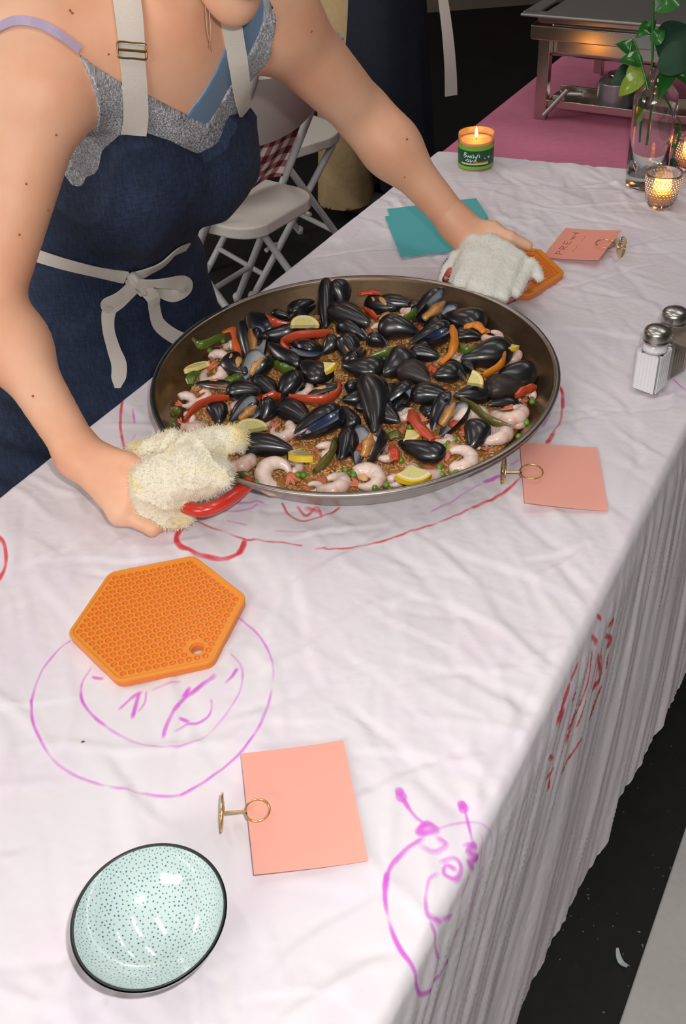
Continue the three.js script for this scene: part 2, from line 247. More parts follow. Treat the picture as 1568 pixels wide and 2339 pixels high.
// marker drawings, as table coordinates in metres
const MAG = 'rgba(214,92,214,', RED = 'rgba(222,48,62,';
const marks = [
  [MAG, .55, 6, [[0.4744,0.4958],[0.4571,0.4988],[0.429,0.4946],[0.4027,0.4825],[0.3766,0.4626],[0.3568,0.4326],[0.3424,0.3966],[0.341,0.3661],[0.3471,0.3286],[0.3581,0.2914],[0.3705,0.2673],[0.3964,0.2529],[0.4361,0.2426],[0.4715,0.2439],[0.511,0.2558],[0.5423,0.2738],[0.5689,0.3057],[0.584,0.3418],[0.5905,0.378]]],
  [MAG, .8, 5, [[0.3705,0.2673],[0.3964,0.2529],[0.4361,0.2426],[0.4584,0.2425]]], [MAG, .7, 6, [[0.39,0.4753],[0.3694,0.4534],[0.3548,0.4283]]],
  [MAG, .45, 6, [[0.4523,0.4481],[0.4314,0.4427],[0.4154,0.4287],[0.4048,0.407],[0.3986,0.3717],[0.3986,0.3353],[0.4091,0.308],[0.4311,0.2868],[0.46,0.2822],[0.4888,0.2833],[0.5128,0.2925],[0.527,0.3043],[0.5357,0.3227]]], [MAG, .7, 7, [[0.4314,0.4427],[0.4154,0.4287],[0.4048,0.407],[0.401,0.3851]]],
  [MAG, .85, 8, [[0.4517,0.38],[0.439,0.3832],[0.4239,0.3853]]], [MAG, .85, 9, [[0.4485,0.3798],[0.4352,0.3731],[0.4221,0.3666]]], [MAG, .6, 5, [[0.4544,0.3747],[0.4425,0.3675],[0.4308,0.3656]]],
  [MAG, .9, 11, [[0.5032,0.3221],[0.4833,0.3276],[0.464,0.3324],[0.4431,0.3313],[0.4272,0.3274],[0.4159,0.3225]]], [MAG, .9, 14, [[0.4766,0.3356],[0.4664,0.3342]]], [MAG, .8, 8, [[0.5206,0.305],[0.5101,0.3045],[0.5003,0.3055]]], [MAG, .75, 6, [[0.4752,0.3066],[0.4702,0.3014],[0.4575,0.2967],[0.4472,0.3013],[0.4385,0.3112],[0.426,0.3155]]], [MAG, .8, 8, [[0.4426,0.3214],[0.4426,0.3115]]],
  [MAG, .8, 7, [[0.4437,0.4382],[0.4459,0.4256]]], [MAG, .35, 6, [[0.4596,0.3695],[0.4706,0.3607],[0.4816,0.3519]]],
  [RED, .85, 15, [[0.7007,0.4948],[0.6778,0.4981],[0.6623,0.4926],[0.6536,0.4773],[0.6518,0.4503],[0.6605,0.4197],[0.6755,0.4084],[0.6991,0.4161]]], [RED, .9, 17, [[0.6762,0.4088],[0.693,0.4139]]],
  [RED, .75, 6, [[0.7032,0.4994],[0.6998,0.4752],[0.7001,0.4554],[0.7007,0.4165],[0.7149,0.3685],[0.7201,0.3467]]], [RED, .85, 6, [[0.7216,0.3292],[0.7426,0.2928],[0.7632,0.2682],[0.7808,0.2537],[0.8277,0.2178],[0.8542,0.2007],[0.8727,0.1914]]], [RED, .85, 9, [[0.8727,0.1914],[0.8962,0.178],[0.9169,0.169],[0.9368,0.1642]]], [RED, .8, 6, [[0.9368,0.1642],[0.9663,0.1593],[1.0202,0.1561]]],
  [RED, .9, 13, [[1.0615,0.1569],[1.0392,0.1572]]], [RED, .85, 10, [[1.1893,0.1988],[1.1704,0.184],[1.1286,0.1676]]], [RED, .7, 7, [[1.1338,0.1695],[1.0917,0.158],[1.0635,0.1576]]],
  [RED, .85, 10, [[0.8824,0.7593],[0.8555,0.7404],[0.8242,0.7153]]], [RED, .7, 9, [[0.8242,0.7153],[0.8,0.6913],[0.781,0.6709]]], [RED, .85, 11, [[0.5712,0.7086],[0.5646,0.6899],[0.5498,0.6701],[0.533,0.6542],[0.5092,0.6421]]],
  [RED, .7, 7, [[0.7777,0.4114],[0.7626,0.3908],[0.7599,0.3711],[0.771,0.3574],[0.7847,0.3465],[0.803,0.3419]]], [RED, .5, 9, [[0.7802,0.39],[0.7702,0.371],[0.7894,0.3665],[0.7756,0.3519]]], [RED, .4, 14, [[0.7835,0.379],[0.7832,0.3596]]],
  [MAG, .55, 9, [[0.7411,0.4843],[0.7579,0.4551],[0.7673,0.4332]]], [MAG, .5, 8, [[0.7293,0.4726],[0.7455,0.4467],[0.7585,0.4354]]], [MAG, .4, 6, [[0.7188,0.4551],[0.7225,0.4279]]], [MAG, .35, 6, [[0.7295,0.3904],[0.7438,0.3549]]],
  [MAG, .45, 8, [[0.8674,0.7279],[0.8392,0.701]]], [MAG, .3, 7, [[0.8207,0.6844],[0.8011,0.6765]]], [MAG, .75, 12, [[0.9252,0.1994],[0.9474,0.1865]]], [MAG, .45, 7, [[0.843,0.234],[0.865,0.2235],[0.9216,0.2008]]], [MAG, .5, 8, [[0.9743,0.1818],[0.9892,0.1769]]], [MAG, .5, 9, [[1.0721,0.1758],[1.1048,0.178]]], [MAG, .6, 6, [[1.2609,0.0505],[1.2473,0.0356],[1.2277,0.0158]]], [MAG, .5, 6, [[1.4068,0.0755],[1.4001,0.0637]]],
  [MAG, .9, 24, [[0.4649,0.0841],[0.4638,0.0822]]], [MAG, .9, 10, [[0.4638,0.0822],[0.4553,0.0703]]], [MAG, .85, 7, [[0.4553,0.0703],[0.4497,0.0604],[0.4466,0.0509]]], [MAG, .9, 14, [[0.4379,0.0523],[0.4466,0.0479],[0.4468,0.038],[0.4374,0.0456],[0.4361,0.051]]],
  [MAG, .9, 20, [[0.4805,0.0286],[0.4796,0.0264]]], [MAG, .8, 6, [[0.4799,0.0257],[0.4657,0.0159],[0.4515,0.0054]]], [MAG, .85, 11, [[0.4444,0.0098],[0.4509,0.0018],[0.4408,0.0056],[0.4462,-0.0084],[0.4338,0.0009],[0.436,-0.0107]]],
  [MAG, .8, 9, [[0.4326,0.0454],[0.4131,0.0551],[0.394,0.0573],[0.3747,0.0523],[0.3545,0.0388],[0.3388,0.0229],[0.3289,0.0048],[0.3226,-0.0123],[0.3241,-0.0286],[0.3355,-0.0404],[0.352,-0.0487],[0.3724,-0.0529]]], [MAG, .9, 13, [[0.3868,0.0569],[0.3754,0.0526]]],
  [MAG, .3, 6, [[0.4467,0.0372],[0.4628,0.0236],[0.4722,0.0035],[0.4752,-0.0162],[0.4609,-0.0311],[0.4462,-0.0342],[0.4331,-0.0359]]], [MAG, .35, 10, [[0.4263,0.0445],[0.4259,0.0315],[0.4369,0.024],[0.4392,0.0336]]], [MAG, .6, 9, [[0.4214,0.0218],[0.4289,0.0119],[0.424,0.0035],[0.4121,0.0042],[0.4114,0.0142],[0.4198,0.016],[0.4195,0.0076]]],
  [MAG, .6, 8, [[0.4088,0.0192],[0.4002,0.0225],[0.388,0.0199],[0.3791,0.016],[0.3699,0.0087],[0.3748,-0.001]]], [MAG, .75, 12, [[0.3706,0.0099],[0.3731,0.0002]]], [MAG, .4, 10, [[0.3751,0.0012],[0.3898,-0.013]]], [MAG, .65, 8, [[0.3663,0.005],[0.3581,-0.0105],[0.3568,-0.0294]]], [MAG, .45, 6, [[0.4312,-0.0266],[0.4109,-0.0374],[0.3842,-0.0441]]], [MAG, .35, 6, [[0.463,0.002],[0.4407,-0.0267],[0.4025,-0.0585]]], [MAG, .6, 7, [[0.4274,-0.0085],[0.4089,-0.0148]]],
  [RED, .9, 10, [[0.7734,-0.0039],[0.7808,-0.0148]]], [RED, .9, 10, [[0.7956,-0.0375],[0.8164,-0.0456],[0.8075,-0.0521]]], [RED, .9, 14, [[0.7867,-0.0451],[0.8051,-0.0684],[0.7911,-0.0668]]], [RED, .9, 16, [[0.7498,-0.0153],[0.7593,-0.0284]]], [RED, .9, 8, [[0.7457,-0.0306],[0.7279,-0.0578],[0.7048,-0.0745]]], [RED, .9, 8, [[0.7048,-0.0745],[0.6645,-0.0753],[0.6441,-0.083]]], [RED, .9, 16, [[0.7575,-0.048],[0.7638,-0.0926],[0.7384,-0.0817]]], [RED, .9, 14, [[0.7919,-0.0827],[0.7869,-0.0949]]], [RED, .9, 10, [[0.7053,-0.0131],[0.6833,-0.0153]]], [RED, .9, 10, [[0.6982,-0.0357],[0.6781,-0.0409]]], [RED, .9, 16, [[0.6762,-0.0174],[0.6362,-0.0295]]], [RED, .9, 16, [[0.7659,-0.1088],[0.7246,-0.1181]]], [RED, .9, 16, [[0.6551,-0.0308],[0.6377,-0.0402]]], [RED, .9, 10, [[0.6959,-0.1223],[0.668,-0.1192],[0.6455,-0.1212]]], [RED, .9, 10, [[0.6104,-0.0553],[0.6219,-0.0714]]], [RED, .9, 10, [[0.6231,-0.0893],[0.6009,-0.0805]]], [RED, .9, 16, [[0.6109,-0.0921],[0.6085,-0.1027]]], [RED, .9, 8, [[0.732,-0.035],[0.7137,-0.0575]]], [RED, .9, 8, [[0.7521,-0.0538],[0.7321,-0.0755]]], [RED, .9, 10, [[0.7007,-0.0514],[0.6814,-0.0794]]], [RED, .9, 8, [[0.7679,-0.0483],[0.7701,-0.0916]]], [RED, .9, 14, [[0.6837,-0.068],[0.661,-0.0854]]], [RED, .9, 8, [[0.7166,-0.0809],[0.6896,-0.095]]],
];

const clothPrint = canvasTex(2048, 1280, (g, w, h) => {
  g.fillStyle = 'rgb(233,228,233)'; g.fillRect(0, 0, w, h);
  const X = (a) => (a - TA0) / (TA1 - TA0) * w, Y = (b) => (1 - (b - TB0) / (TB1 - TB0)) * h, S = w / (TA1 - TA0);
  for (let i = 0; i < 900; i++) { const l = rr(-5, 5); g.fillStyle = `rgba(${228 + l},${220 + l},${232 + l},.12)`; g.beginPath(); g.ellipse(rnd() * w, rnd() * h, rr(10, 60), rr(8, 40), rnd() * 3, 0, 6.3); g.fill(); }
  g.lineCap = 'round'; g.lineJoin = 'round';
  for (const [col, al, wd, pts] of marks) {
    const c = pts.length > 2 ? new THREE.CatmullRomCurve3(pts.map((p) => V(p[0], p[1], 0))) : new THREE.LineCurve3(V(pts[0][0], pts[0][1], 0), V(pts[1][0], pts[1][1], 0)), n = Math.max(6, Math.round(c.getLength() * 420)), P = c.getSpacedPoints(n), W = wd / 2.05;
    for (let pass = 0; pass < 3; pass++) for (let i = 0; i < n; i++) {   // dry felt tip: three passes with gaps
      const k = .55 + N3(P[i].x * 55 + pass * 9, P[i].y * 55, wd) * 1.0; if (k < .18) continue;
      g.strokeStyle = col + (al * .34 * clamp(k, .2, 1)).toFixed(3) + ')'; g.lineWidth = W / 1000 * S * (.62 + .38 * clamp(k + .3, .4, 1.1)) * (pass ? .8 : 1.05);
      const o = (pass - 1) * W / 1000 * .16; g.beginPath(); g.moveTo(X(P[i].x + o), Y(P[i].y + o)); g.lineTo(X(P[i + 1].x + o), Y(P[i + 1].y + o)); g.stroke();
    }
  }
  g.fillStyle = 'rgb(60,40,50)'; const d = [0.374,0.3906]; g.beginPath(); g.arc(X(d[0]), Y(d[1]), 1.6, 0, 7); g.fill();
});
const weave = dataTex(512, (x, y, n) => .5 + tileN(x, y, n, 30, 1) * .35 + tileN(x, y, n, 8, 5) * .5, false); weave.repeat.set(3.2, 3.2);
{
  const g = drape(-.06, TA1, TT, .0045, .0045, DROPL, .062, creaseH, [2.045, 1.965]), uv = g.attributes.uv, uv2 = [];
  for (let i = 0; i < uv.count; i++) uv.setXY(i, (uv.getX(i) - TA0) / (TA1 - TA0), (uv.getY(i) - TB0) / (TB1 - TB0));
  weave.repeat.set(7, 4.2);
  const m = phy({ map: clothPrint, roughness: .95, bumpMap: weave, bumpScale: .0012, side: THREE.DoubleSide, sheen: .15, sheenRoughness: .8 });
  single('tablecloth', g, m, 'wrinkled white tablecloth with magenta and red marker drawings', 'tablecloth');
}
{
  const pk = dataTex(256, (x, y, n) => { const l = 1 + tileN(x, y, n, 6) * .1 + tileN(x, y, n, 60, 2) * .05; return [.80 * l, .47 * l, .58 * l]; });
  const g = drape(1.955, 3.95, TT - .006, .02, .015, .4, .05, (a, b) => N3(a * 7, b * 7, 3) * .002);
  single('pink_tablecloth', g, std({ map: pk, roughness: .95, side: THREE.DoubleSide }), 'plain pink tablecloth on the table with the warming stand', 'tablecloth');
}
{ // scraps on the black floor
  const paper = std({ color: lin(.62, .7, .7), roughness: .8, side: THREE.DoubleSide });
  const c = [0.3806,0,-0.7113], q = [[0.3729,0.012,-0.7233], [0.3727,0.006,-0.7124], [0.3749,0.004,-0.7043], [0.381,0.01,-0.6948]];
  single('paper_scrap', ribbon(q.map((p) => [p[0] - c[0], p[1], p[2] - c[2]]), [[0, 1, .5], [0.2, 1, .2], [0, 1, 0], [0, 1, .3]], (t) => .004 + .005 * Math.sin(t * 3), .0008, 14), paper, 'curled strip of pale paper lying on the black floor', 'paper scrap', c);
  const lint = new THREE.InstancedMesh(new THREE.TetrahedronGeometry(.0016), std({ color: lin(.26, .28, .27), roughness: 1 }), 300), M4 = new THREE.Matrix4();
  for (let i = 0; i < 300; i++) { const p = TBL(rr(.2, 1.6), rr(-.2, .2) + .05, .001), k = rr(.3, 1.2); M4.compose(V(p[0], p[1], p[2]), new THREE.Quaternion().setFromEuler(new THREE.Euler(rnd() * 6, rnd() * 6, rnd() * 6)), V(k * rr(.6, 3), k, k)); lint.setMatrixAt(i, M4); }
  lint.name = 'floor_lint'; tag(lint, 'pale lint and crumbs scattered over the black floor', 'lint', null, 'stuff'); scene.add(lint);
}

// ---------- the paella pan ----------
const PC = [.0299, TT, -1.1808], PR = .2839;
const steelTex = dataTex(256, (x, y, n) => .36 + tileN(x, y, n, 5) * .18 + tileN(x, y, n, 60, 3) * .12, false);
const panOut = std({ color: lin(.42, .39, .35), metalness: 1, roughness: .34, roughnessMap: steelTex });
panOut.roughness = .9;
const seasonTex = dataTex(512, (x, y, n) => { const a = tileN(x, y, n, 7), b = tileN(x, y, n, 26, 3), c = tileN(x, y, n, 90, 5); const k = .5 + a * .5 + b * .25; return [.46 + k * .16 + c * .05, .39 + k * .13 + c * .05, .31 + k * .09 + c * .04]; }); seasonTex.repeat.set(6, 1);
const panIn = std({ map: seasonTex, metalness: .9, roughness: .3 });
const redEnamel = phy({ color: lin(.62, .035, .02), roughness: .3, clearcoat: .6, clearcoatRoughness: .15 });
{
  const t = thing('paella_pan', 'wide shallow steel paella pan with red handles full of seafood rice', 'pan', PC);
  part('pan_body', lathe([[0, .004], [.225, .004], [.236, .008], [.2745, .054], [.2785, .0575], [.2825, .0565], [.2839, .0595], [.2825, .0625], [.2785, .0632], [.2752, .0608]], 128), panOut, t);
  part('pan_lining', lathe([[.2752, .0606], [.272, .0555], [.2335, .0105], [.223, .0065], [0, .0065]], 128), panIn, t, 'brown seasoned inside of the pan');
  const rel = (p) => [p[0] - PC[0], p[1] - PC[1], p[2] - PC[2]];
  const h1 = [[-0.1111,0.796,-0.9624], [-0.1253,0.794,-0.9432], [-0.1454,0.796,-0.9204], [-0.1675,0.796,-0.9115], [-0.1931,0.796,-0.9237], [-0.2158,0.798,-0.9452], [-0.235,0.8,-0.9801], [-0.2393,0.8,-1.022], [-0.225,0.797,-1.0628]];
  const h2 = [[0.2671,0.795,-1.3719], [0.2984,0.796,-1.394], [0.322,0.798,-1.4345], [0.3181,0.8,-1.4818], [0.2863,0.8,-1.5272], [0.2469,0.8,-1.5342], [0.2167,0.798,-1.5022], [0.1975,0.795,-1.4557]];
  for (const h of [h1, h2]) {
    const hd = part('handle', tube(h.map(rel), .0085, 60, 14), redEnamel, t, 'red enamelled loop handle');
    for (const e of [h[0], h[h.length - 1]]) {
      const r = rel(e), l = Math.hypot(r[0], r[2]), g = new THREE.SphereGeometry(.006, 10, 8).scale(1, 1, .5); g.rotateY(Math.atan2(r[0], r[2])); g.translate(r[0] / l * .262, .04, r[2] / l * .262);
      part('rivet', g, panOut, hd, 'steel rivet');
      const q = new THREE.SphereGeometry(.006, 10, 8).scale(1, 1, .5); q.rotateY(Math.atan2(r[0], r[2])); q.translate(r[0] / l * .2585, .044, r[2] / l * .2585); part('rivet', q, panOut, hd, 'steel rivet');
    }
  }
}
const MUSSELS = [[-0.0043,0.784,-1.3461,0.0035,0.829,-1.4172,0.0289,"c",80,0],[0.026,0.799,-1.3794,0.0199,0.834,-1.4073,0.0306,"c",20,0],[0.0638,0.804,-1.3127,0.0082,0.809,-1.3634,0.0456,"c",30,0],[0.058,0.794,-1.2918,0.0159,0.799,-1.3254,0.0264,"g",-70,0],[-0.0197,0.799,-1.4086,-0.0606,0.794,-1.3885,0.0342,"g",20,0],[-0.0709,0.794,-1.4017,-0.1009,0.794,-1.4124,0.0164,"c",-80,0],[-0.1334,0.794,-1.4047,-0.0927,0.799,-1.3385,0.0385,"c",30,0],[-0.1083,0.799,-1.3115,-0.0483,0.804,-1.3131,0.0249,"c",70,0],[-0.1096,0.794,-1.2464,-0.1207,0.809,-1.3289,0.0353,"o",-60,0],[-0.0909,0.809,-1.2718,-0.0476,0.799,-1.2143,0.0284,"c",60,0],[-0.0613,0.794,-1.2894,-0.0176,0.799,-1.2513,0.032,"g",-20,0],[-0.0116,0.794,-1.2514,0.0085,0.814,-1.2693,0.0287,"c",40,0],[0.0325,0.794,-1.2373,0.0205,0.809,-1.2712,0.0301,"o",50,0],[-0.1234,0.794,-1.2122,-0.1509,0.799,-1.2565,0.0344,"h",160,0],[-0.1231,0.794,-1.2004,-0.0925,0.814,-1.2298,0.0368,"o",-85,0],[-0.1935,0.799,-1.1911,-0.1321,0.799,-1.1708,0.0217,"h",130,0],[-0.0988,0.804,-1.1537,-0.1463,0.804,-1.1605,0.0414,"c",15,0],[-0.0788,0.799,-1.1442,-0.1029,0.804,-1.1815,0.0344,"c",40,0],[-0.0744,0.794,-1.1435,-0.0508,0.809,-1.1842,0.0344,"c",-30,0],[-0.0434,0.804,-1.215,-0.0078,0.799,-1.171,0.0379,"g",10,0],[0.0135,0.804,-1.1993,0.0722,0.804,-1.1882,0.0335,"c",10,0],[-0.0379,0.799,-1.1351,0.0099,0.799,-1.1571,0.0242,"h",150,0],[0.0407,0.799,-1.1639,0.0168,0.794,-1.155,0.0287,"o",-50,0],[0.0094,0.794,-1.1284,0.0423,0.794,-1.1357,0.0198,"c",50,0],[-0.1548,0.789,-1.1023,-0.1641,0.799,-1.1376,0.0351,"c",0,0],[-0.1361,0.794,-1.0925,-0.1019,0.804,-1.1213,0.0319,"o",-50,0],[-0.0979,0.794,-1.0872,-0.083,0.814,-1.1141,0.029,"c",60,0],[-0.0326,0.794,-1.0783,-0.0739,0.799,-1.1249,0.0347,"c",10,0],[-0.0538,0.794,-1.054,0.0069,0.809,-1.0816,0.038,"g",-35,0],[0.0097,0.804,-1.0971,0.0246,0.794,-1.0603,0.0246,"g",60,0],[-0.0565,0.794,-1.0222,-0.1234,0.799,-1.0415,0.0346,"c",12,0],[0.0012,0.789,-0.9988,0.0183,0.804,-1.0408,0.0251,"g",75,0],[0.0512,0.794,-1.0467,0.0525,0.814,-1.1495,0.0303,"c",25,0],[0.0823,0.794,-1.0625,0.0601,0.799,-1.0997,0.0274,"h",165,0],[0.0268,0.789,-0.9899,0.0463,0.804,-1.037,0.0408,"o",-90,0],[0.0761,0.794,-1.0199,0.1315,0.794,-0.988,0.0275,"c",20,0],[0.1697,0.789,-0.9992,0.1824,0.804,-1.0402,0.0356,"c",0,0],[0.1307,0.789,-1.0431,0.1605,0.809,-1.0872,0.0366,"o",-55,0],[0.1564,0.804,-1.0997,0.1069,0.804,-1.1197,0.0347,"c",10,0],[0.072,0.799,-1.1012,0.1036,0.804,-1.1334,0.0307,"g",-30,0],[0.161,0.799,-1.1068,0.2144,0.794,-1.1287,0.028,"c",30,0],[0.2628,0.794,-1.1218,0.2077,0.799,-1.1252,0.0379,"c",0,1],[0.2121,0.794,-1.1515,0.2827,0.794,-1.1641,0.0358,"c",40,0],[0.2036,0.789,-1.0978,0.248,0.784,-1.1067,0.0153,"h",190,0],[0.1505,0.794,-1.4167,0.0949,0.794,-1.4366,0.033,"c",15,0],[0.1068,0.794,-1.3742,0.0633,0.794,-1.4075,0.0292,"h",140,0],[0.1833,0.794,-1.4113,0.1512,0.794,-1.4226,0.0312,"c",40,0],[0.1344,0.794,-1.3197,0.1867,0.804,-1.3737,0.0427,"o",-45,0],[0.1826,0.794,-1.3422,0.2446,0.794,-1.3184,0.0456,"c",10,0],[0.1364,0.799,-1.289,0.0764,0.804,-1.3054,0.0339,"g",-50,0],[0.085,0.794,-1.2708,0.0576,0.799,-1.283,0.0321,"o",-60,0],[0.1186,0.794,-1.2567,0.1778,0.804,-1.2867,0.035,"g",-35,0],[0.1546,0.804,-1.2057,0.1157,0.804,-1.2274,0.0398,"c",20,0],[0.2281,0.789,-1.2767,0.1877,0.789,-1.2909,0.0231,"c",-20,0],[0.2406,0.789,-1.2466,0.2755,0.794,-1.2427,0.0271,"h",160,0],[0.1842,0.799,-1.1988,0.257,0.799,-1.2268,0.0428,"c",8,0],[0.0729,0.804,-1.1672,0.1095,0.809,-1.2149,0.0392,"c",20,0],[0.133,0.809,-1.1345,0.0966,0.814,-1.1705,0.034,"c",0,1],[0.1382,0.804,-1.1531,0.1758,0.804,-1.1705,0.0343,"c",20,0],[0.1799,0.804,-1.1402,0.1683,0.799,-1.1964,0.0187,"h",200,0],[-0.0332,0.784,-1.4247,-0.0529,0.794,-1.3453,0.0243,"c",50,0],[0.0781,0.794,-1.092,0.0962,0.794,-1.127,0.0209,"g",60,0],[0.1495,0.794,-1.2736,0.1301,0.794,-1.2448,0.0258,"c",30,0],[-0.0161,0.794,-1.171,-0.0275,0.794,-1.2076,0.0248,"g",40,0],[0.0921,0.794,-1.2137,0.0709,0.804,-1.2183,0.0266,"c",10,0],[-0.0682,0.794,-1.2018,-0.0434,0.799,-1.1671,0.0276,"c",20,0],[0.0475,0.799,-1.2489,0.0263,0.804,-1.2069,0.0282,"g",50,0],[-0.127,0.794,-1.2969,-0.1012,0.794,-1.3326,0.0265,"c",40,0],[0.1992,0.794,-1.1741,0.1875,0.794,-1.1995,0.0248,"c",20,0],[0.0863,0.799,-1.1483,0.0686,0.804,-1.1154,0.0239,"c",10,0],[0.1139,0.794,-1.0975,0.1294,0.794,-1.0796,0.0248,"c",30,0],[-0.0104,0.794,-1.3454,-0.0345,0.799,-1.3,0.0266,"c",0,0],[-0.0749,0.789,-1.3579,-0.0473,0.794,-1.3582,0.0272,"c",30,0],[0.1747,0.794,-1.3435,0.1542,0.794,-1.3125,0.0267,"c",30,0],[0.0428,0.794,-1.0917,0.0292,0.804,-1.0996,0.0235,"c",0,0],[-0.1232,0.794,-1.1582,-0.1104,0.794,-1.129,0.0213,"c",30,0],[0.1523,0.784,-1.4466,0.1715,0.794,-1.3722,0.0279,"c",0,0],];
const SHRIMPS = [[-0.2088,0.79,-1.1699,0.0147,2.6],[-0.1946,0.79,-1.1063,0.0177,0.4],[-0.0735,0.792,-1.0766,0.018,1.0],[-0.1304,0.792,-1.0064,0.0222,0.2],[-0.0802,0.792,-0.977,0.0251,-1.5],[-0.0115,0.792,-0.954,0.0226,0.5],[0.0309,0.792,-0.9583,0.0227,2.4],[-0.0182,0.795,-1.0215,0.0168,1.2],[-0.0458,0.792,-1.0657,0.0138,3.4],[0.1499,0.792,-0.9855,0.0231,0.8],[0.2115,0.792,-1.0162,0.0257,2.0],[0.2332,0.792,-1.0734,0.0255,-0.4],[0.1781,0.792,-1.0625,0.0242,2.9],[0.1098,0.79,-0.9535,0.0237,-1.0],[-0.1731,0.792,-1.2323,0.0215,0.6],[-0.1528,0.792,-1.3109,0.0185,1.6],[-0.1661,0.79,-1.2778,0.0156,3.0],[0.1277,0.795,-1.3775,0.015,0.2],[0.1787,0.795,-1.2172,0.0151,1.8],[0.0715,0.795,-1.3144,0.0159,0.9],[0.0894,0.792,-1.0882,0.0175,2.2],[0.2415,0.792,-1.2798,0.0169,0.1],[-0.0437,0.795,-1.1677,0.0147,1.1],[0.0235,0.795,-1.3086,0.0158,2.0],[0.1159,0.792,-1.0639,0.0138,0.3],[-0.1302,0.792,-1.1402,0.0144,2.7],[0.0591,0.792,-1.0059,0.0145,1.4],[0.2592,0.79,-1.2221,0.0151,0.7],[-0.1034,0.79,-1.0417,0.0136,1.9],[0.2595,0.788,-1.1184,0.0143,2.5],[-0.061,0.79,-0.9981,0.0144,2.0],[-0.0346,0.788,-0.9524,0.0129,1.0],[0.0654,0.788,-0.9529,0.014,2.4],[-0.186,0.79,-1.179,0.0148,0.5],[0.1346,0.79,-1.0293,0.0147,1.1],[0.183,0.79,-1.0132,0.0145,3.0],[0.0386,0.79,-1.0325,0.0136,1.5],[-0.0985,0.79,-1.1015,0.0141,0.9],[-0.2192,0.786,-1.124,0.012,2.0],[0.242,0.788,-1.0575,0.0138,0.6],];
const LEMONS = [[-0.0352,0.812,-1.3086,0.0216,180,-8],[-0.01,0.822,-1.1824,0.0201,60,150],[-0.1923,0.802,-1.2284,0.0201,150,-20],[-0.1099,0.805,-1.0568,0.0216,150,-6],[-0.0387,0.806,-0.9922,0.0241,170,-112],[0.0879,0.808,-0.9477,0.0266,110,180],[0.0899,0.802,-1.033,0.0202,100,150],[0.1792,0.816,-1.1123,0.0211,80,65],[0.2534,0.805,-1.2219,0.0175,120,180],[0.1002,0.805,-1.335,0.016,120,160],];
const PEPPERS = [["red",[[-0.0973,0.808,-1.3585],[-0.0772,0.812,-1.326],[-0.0545,0.808,-1.3216]]],["red",[[0.0032,0.808,-1.2912],[-0.0253,0.812,-1.2846],[-0.0506,0.812,-1.2808],[-0.0688,0.812,-1.267],[-0.059,0.808,-1.2435]]],["red",[[-0.2003,0.808,-1.087],[-0.1856,0.812,-1.1124],[-0.1642,0.812,-1.1297],[-0.143,0.808,-1.1361]]],["red",[[-0.0599,0.808,-1.1276],[-0.0373,0.812,-1.1117],[-0.011,0.812,-1.108],[0.0061,0.812,-1.1228],[0.0074,0.808,-1.1567]]],["red",[[0.0996,0.808,-1.0712],[0.1031,0.812,-1.0335],[0.1199,0.808,-1.0011]]],["red",[[0.0523,0.808,-1.3567],[0.0753,0.808,-1.3225]]],["red",[[0.0507,0.808,-1.4061],[0.0857,0.808,-1.4032]]],["red",[[0.0675,0.808,-0.9949],[0.0696,0.808,-0.9634]]],["red",[[0.129,0.808,-1.1674],[0.1453,0.808,-1.1615]]],["red",[[-0.073,0.808,-1.1294],[-0.0968,0.808,-1.122]]],["red",[[0.2391,0.808,-1.085],[0.2698,0.808,-1.102]]],["orange red",[[-0.1608,0.802,-1.3276],[-0.1456,0.806,-1.3275],[-0.1383,0.806,-1.2882],[-0.1331,0.802,-1.2538]]],["orange",[[0.1815,0.81,-1.2805],[0.1787,0.814,-1.2327],[0.168,0.814,-1.1951],[0.1517,0.81,-1.1782]]],["orange",[[0.1986,0.81,-1.2739],[0.2148,0.814,-1.2706],[0.2261,0.81,-1.2527]]],["orange",[[0.2438,0.81,-1.1904],[0.2315,0.814,-1.1561],[0.2039,0.81,-1.1371]]],["green",[[-0.2033,0.806,-1.306],[-0.1905,0.81,-1.2803],[-0.1749,0.81,-1.2907],[-0.1576,0.806,-1.312]]],["green",[[-0.1983,0.806,-1.1784],[-0.1976,0.81,-1.1949],[-0.1906,0.806,-1.2121]]],["green",[[-0.1536,0.806,-1.1811],[-0.1402,0.81,-1.1807],[-0.1271,0.806,-1.1957]]],["green",[[-0.0814,0.806,-1.2197],[-0.0666,0.81,-1.199],[-0.0522,0.806,-1.1963]]],["green",[[0.112,0.806,-1.3122],[0.1255,0.81,-1.3217],[0.1388,0.806,-1.3464]]],["green",[[0.0569,0.806,-1.2146],[0.0811,0.81,-1.2188],[0.1056,0.806,-1.2268]]],["green",[[0.1835,0.806,-1.2347],[0.1914,0.81,-1.2069],[0.2125,0.806,-1.2141]]],["olive green",[[0.1701,0.8,-1.1007],[0.184,0.804,-1.0695],[0.1978,0.804,-1.0411],[0.2227,0.8,-1.0276]]],["olive green",[[-0.0023,0.8,-1.0307],[-0.0109,0.804,-0.9894],[-0.0311,0.8,-0.9656]]],["olive green",[[0.0638,0.8,-1.0247],[0.0752,0.804,-1.0253],[0.0836,0.8,-1.026]]],["olive green",[[-0.2199,0.8,-1.1246],[-0.2092,0.8,-1.1178]]],["olive green",[[-0.1282,0.8,-0.9709],[-0.1062,0.8,-0.9592]]],];
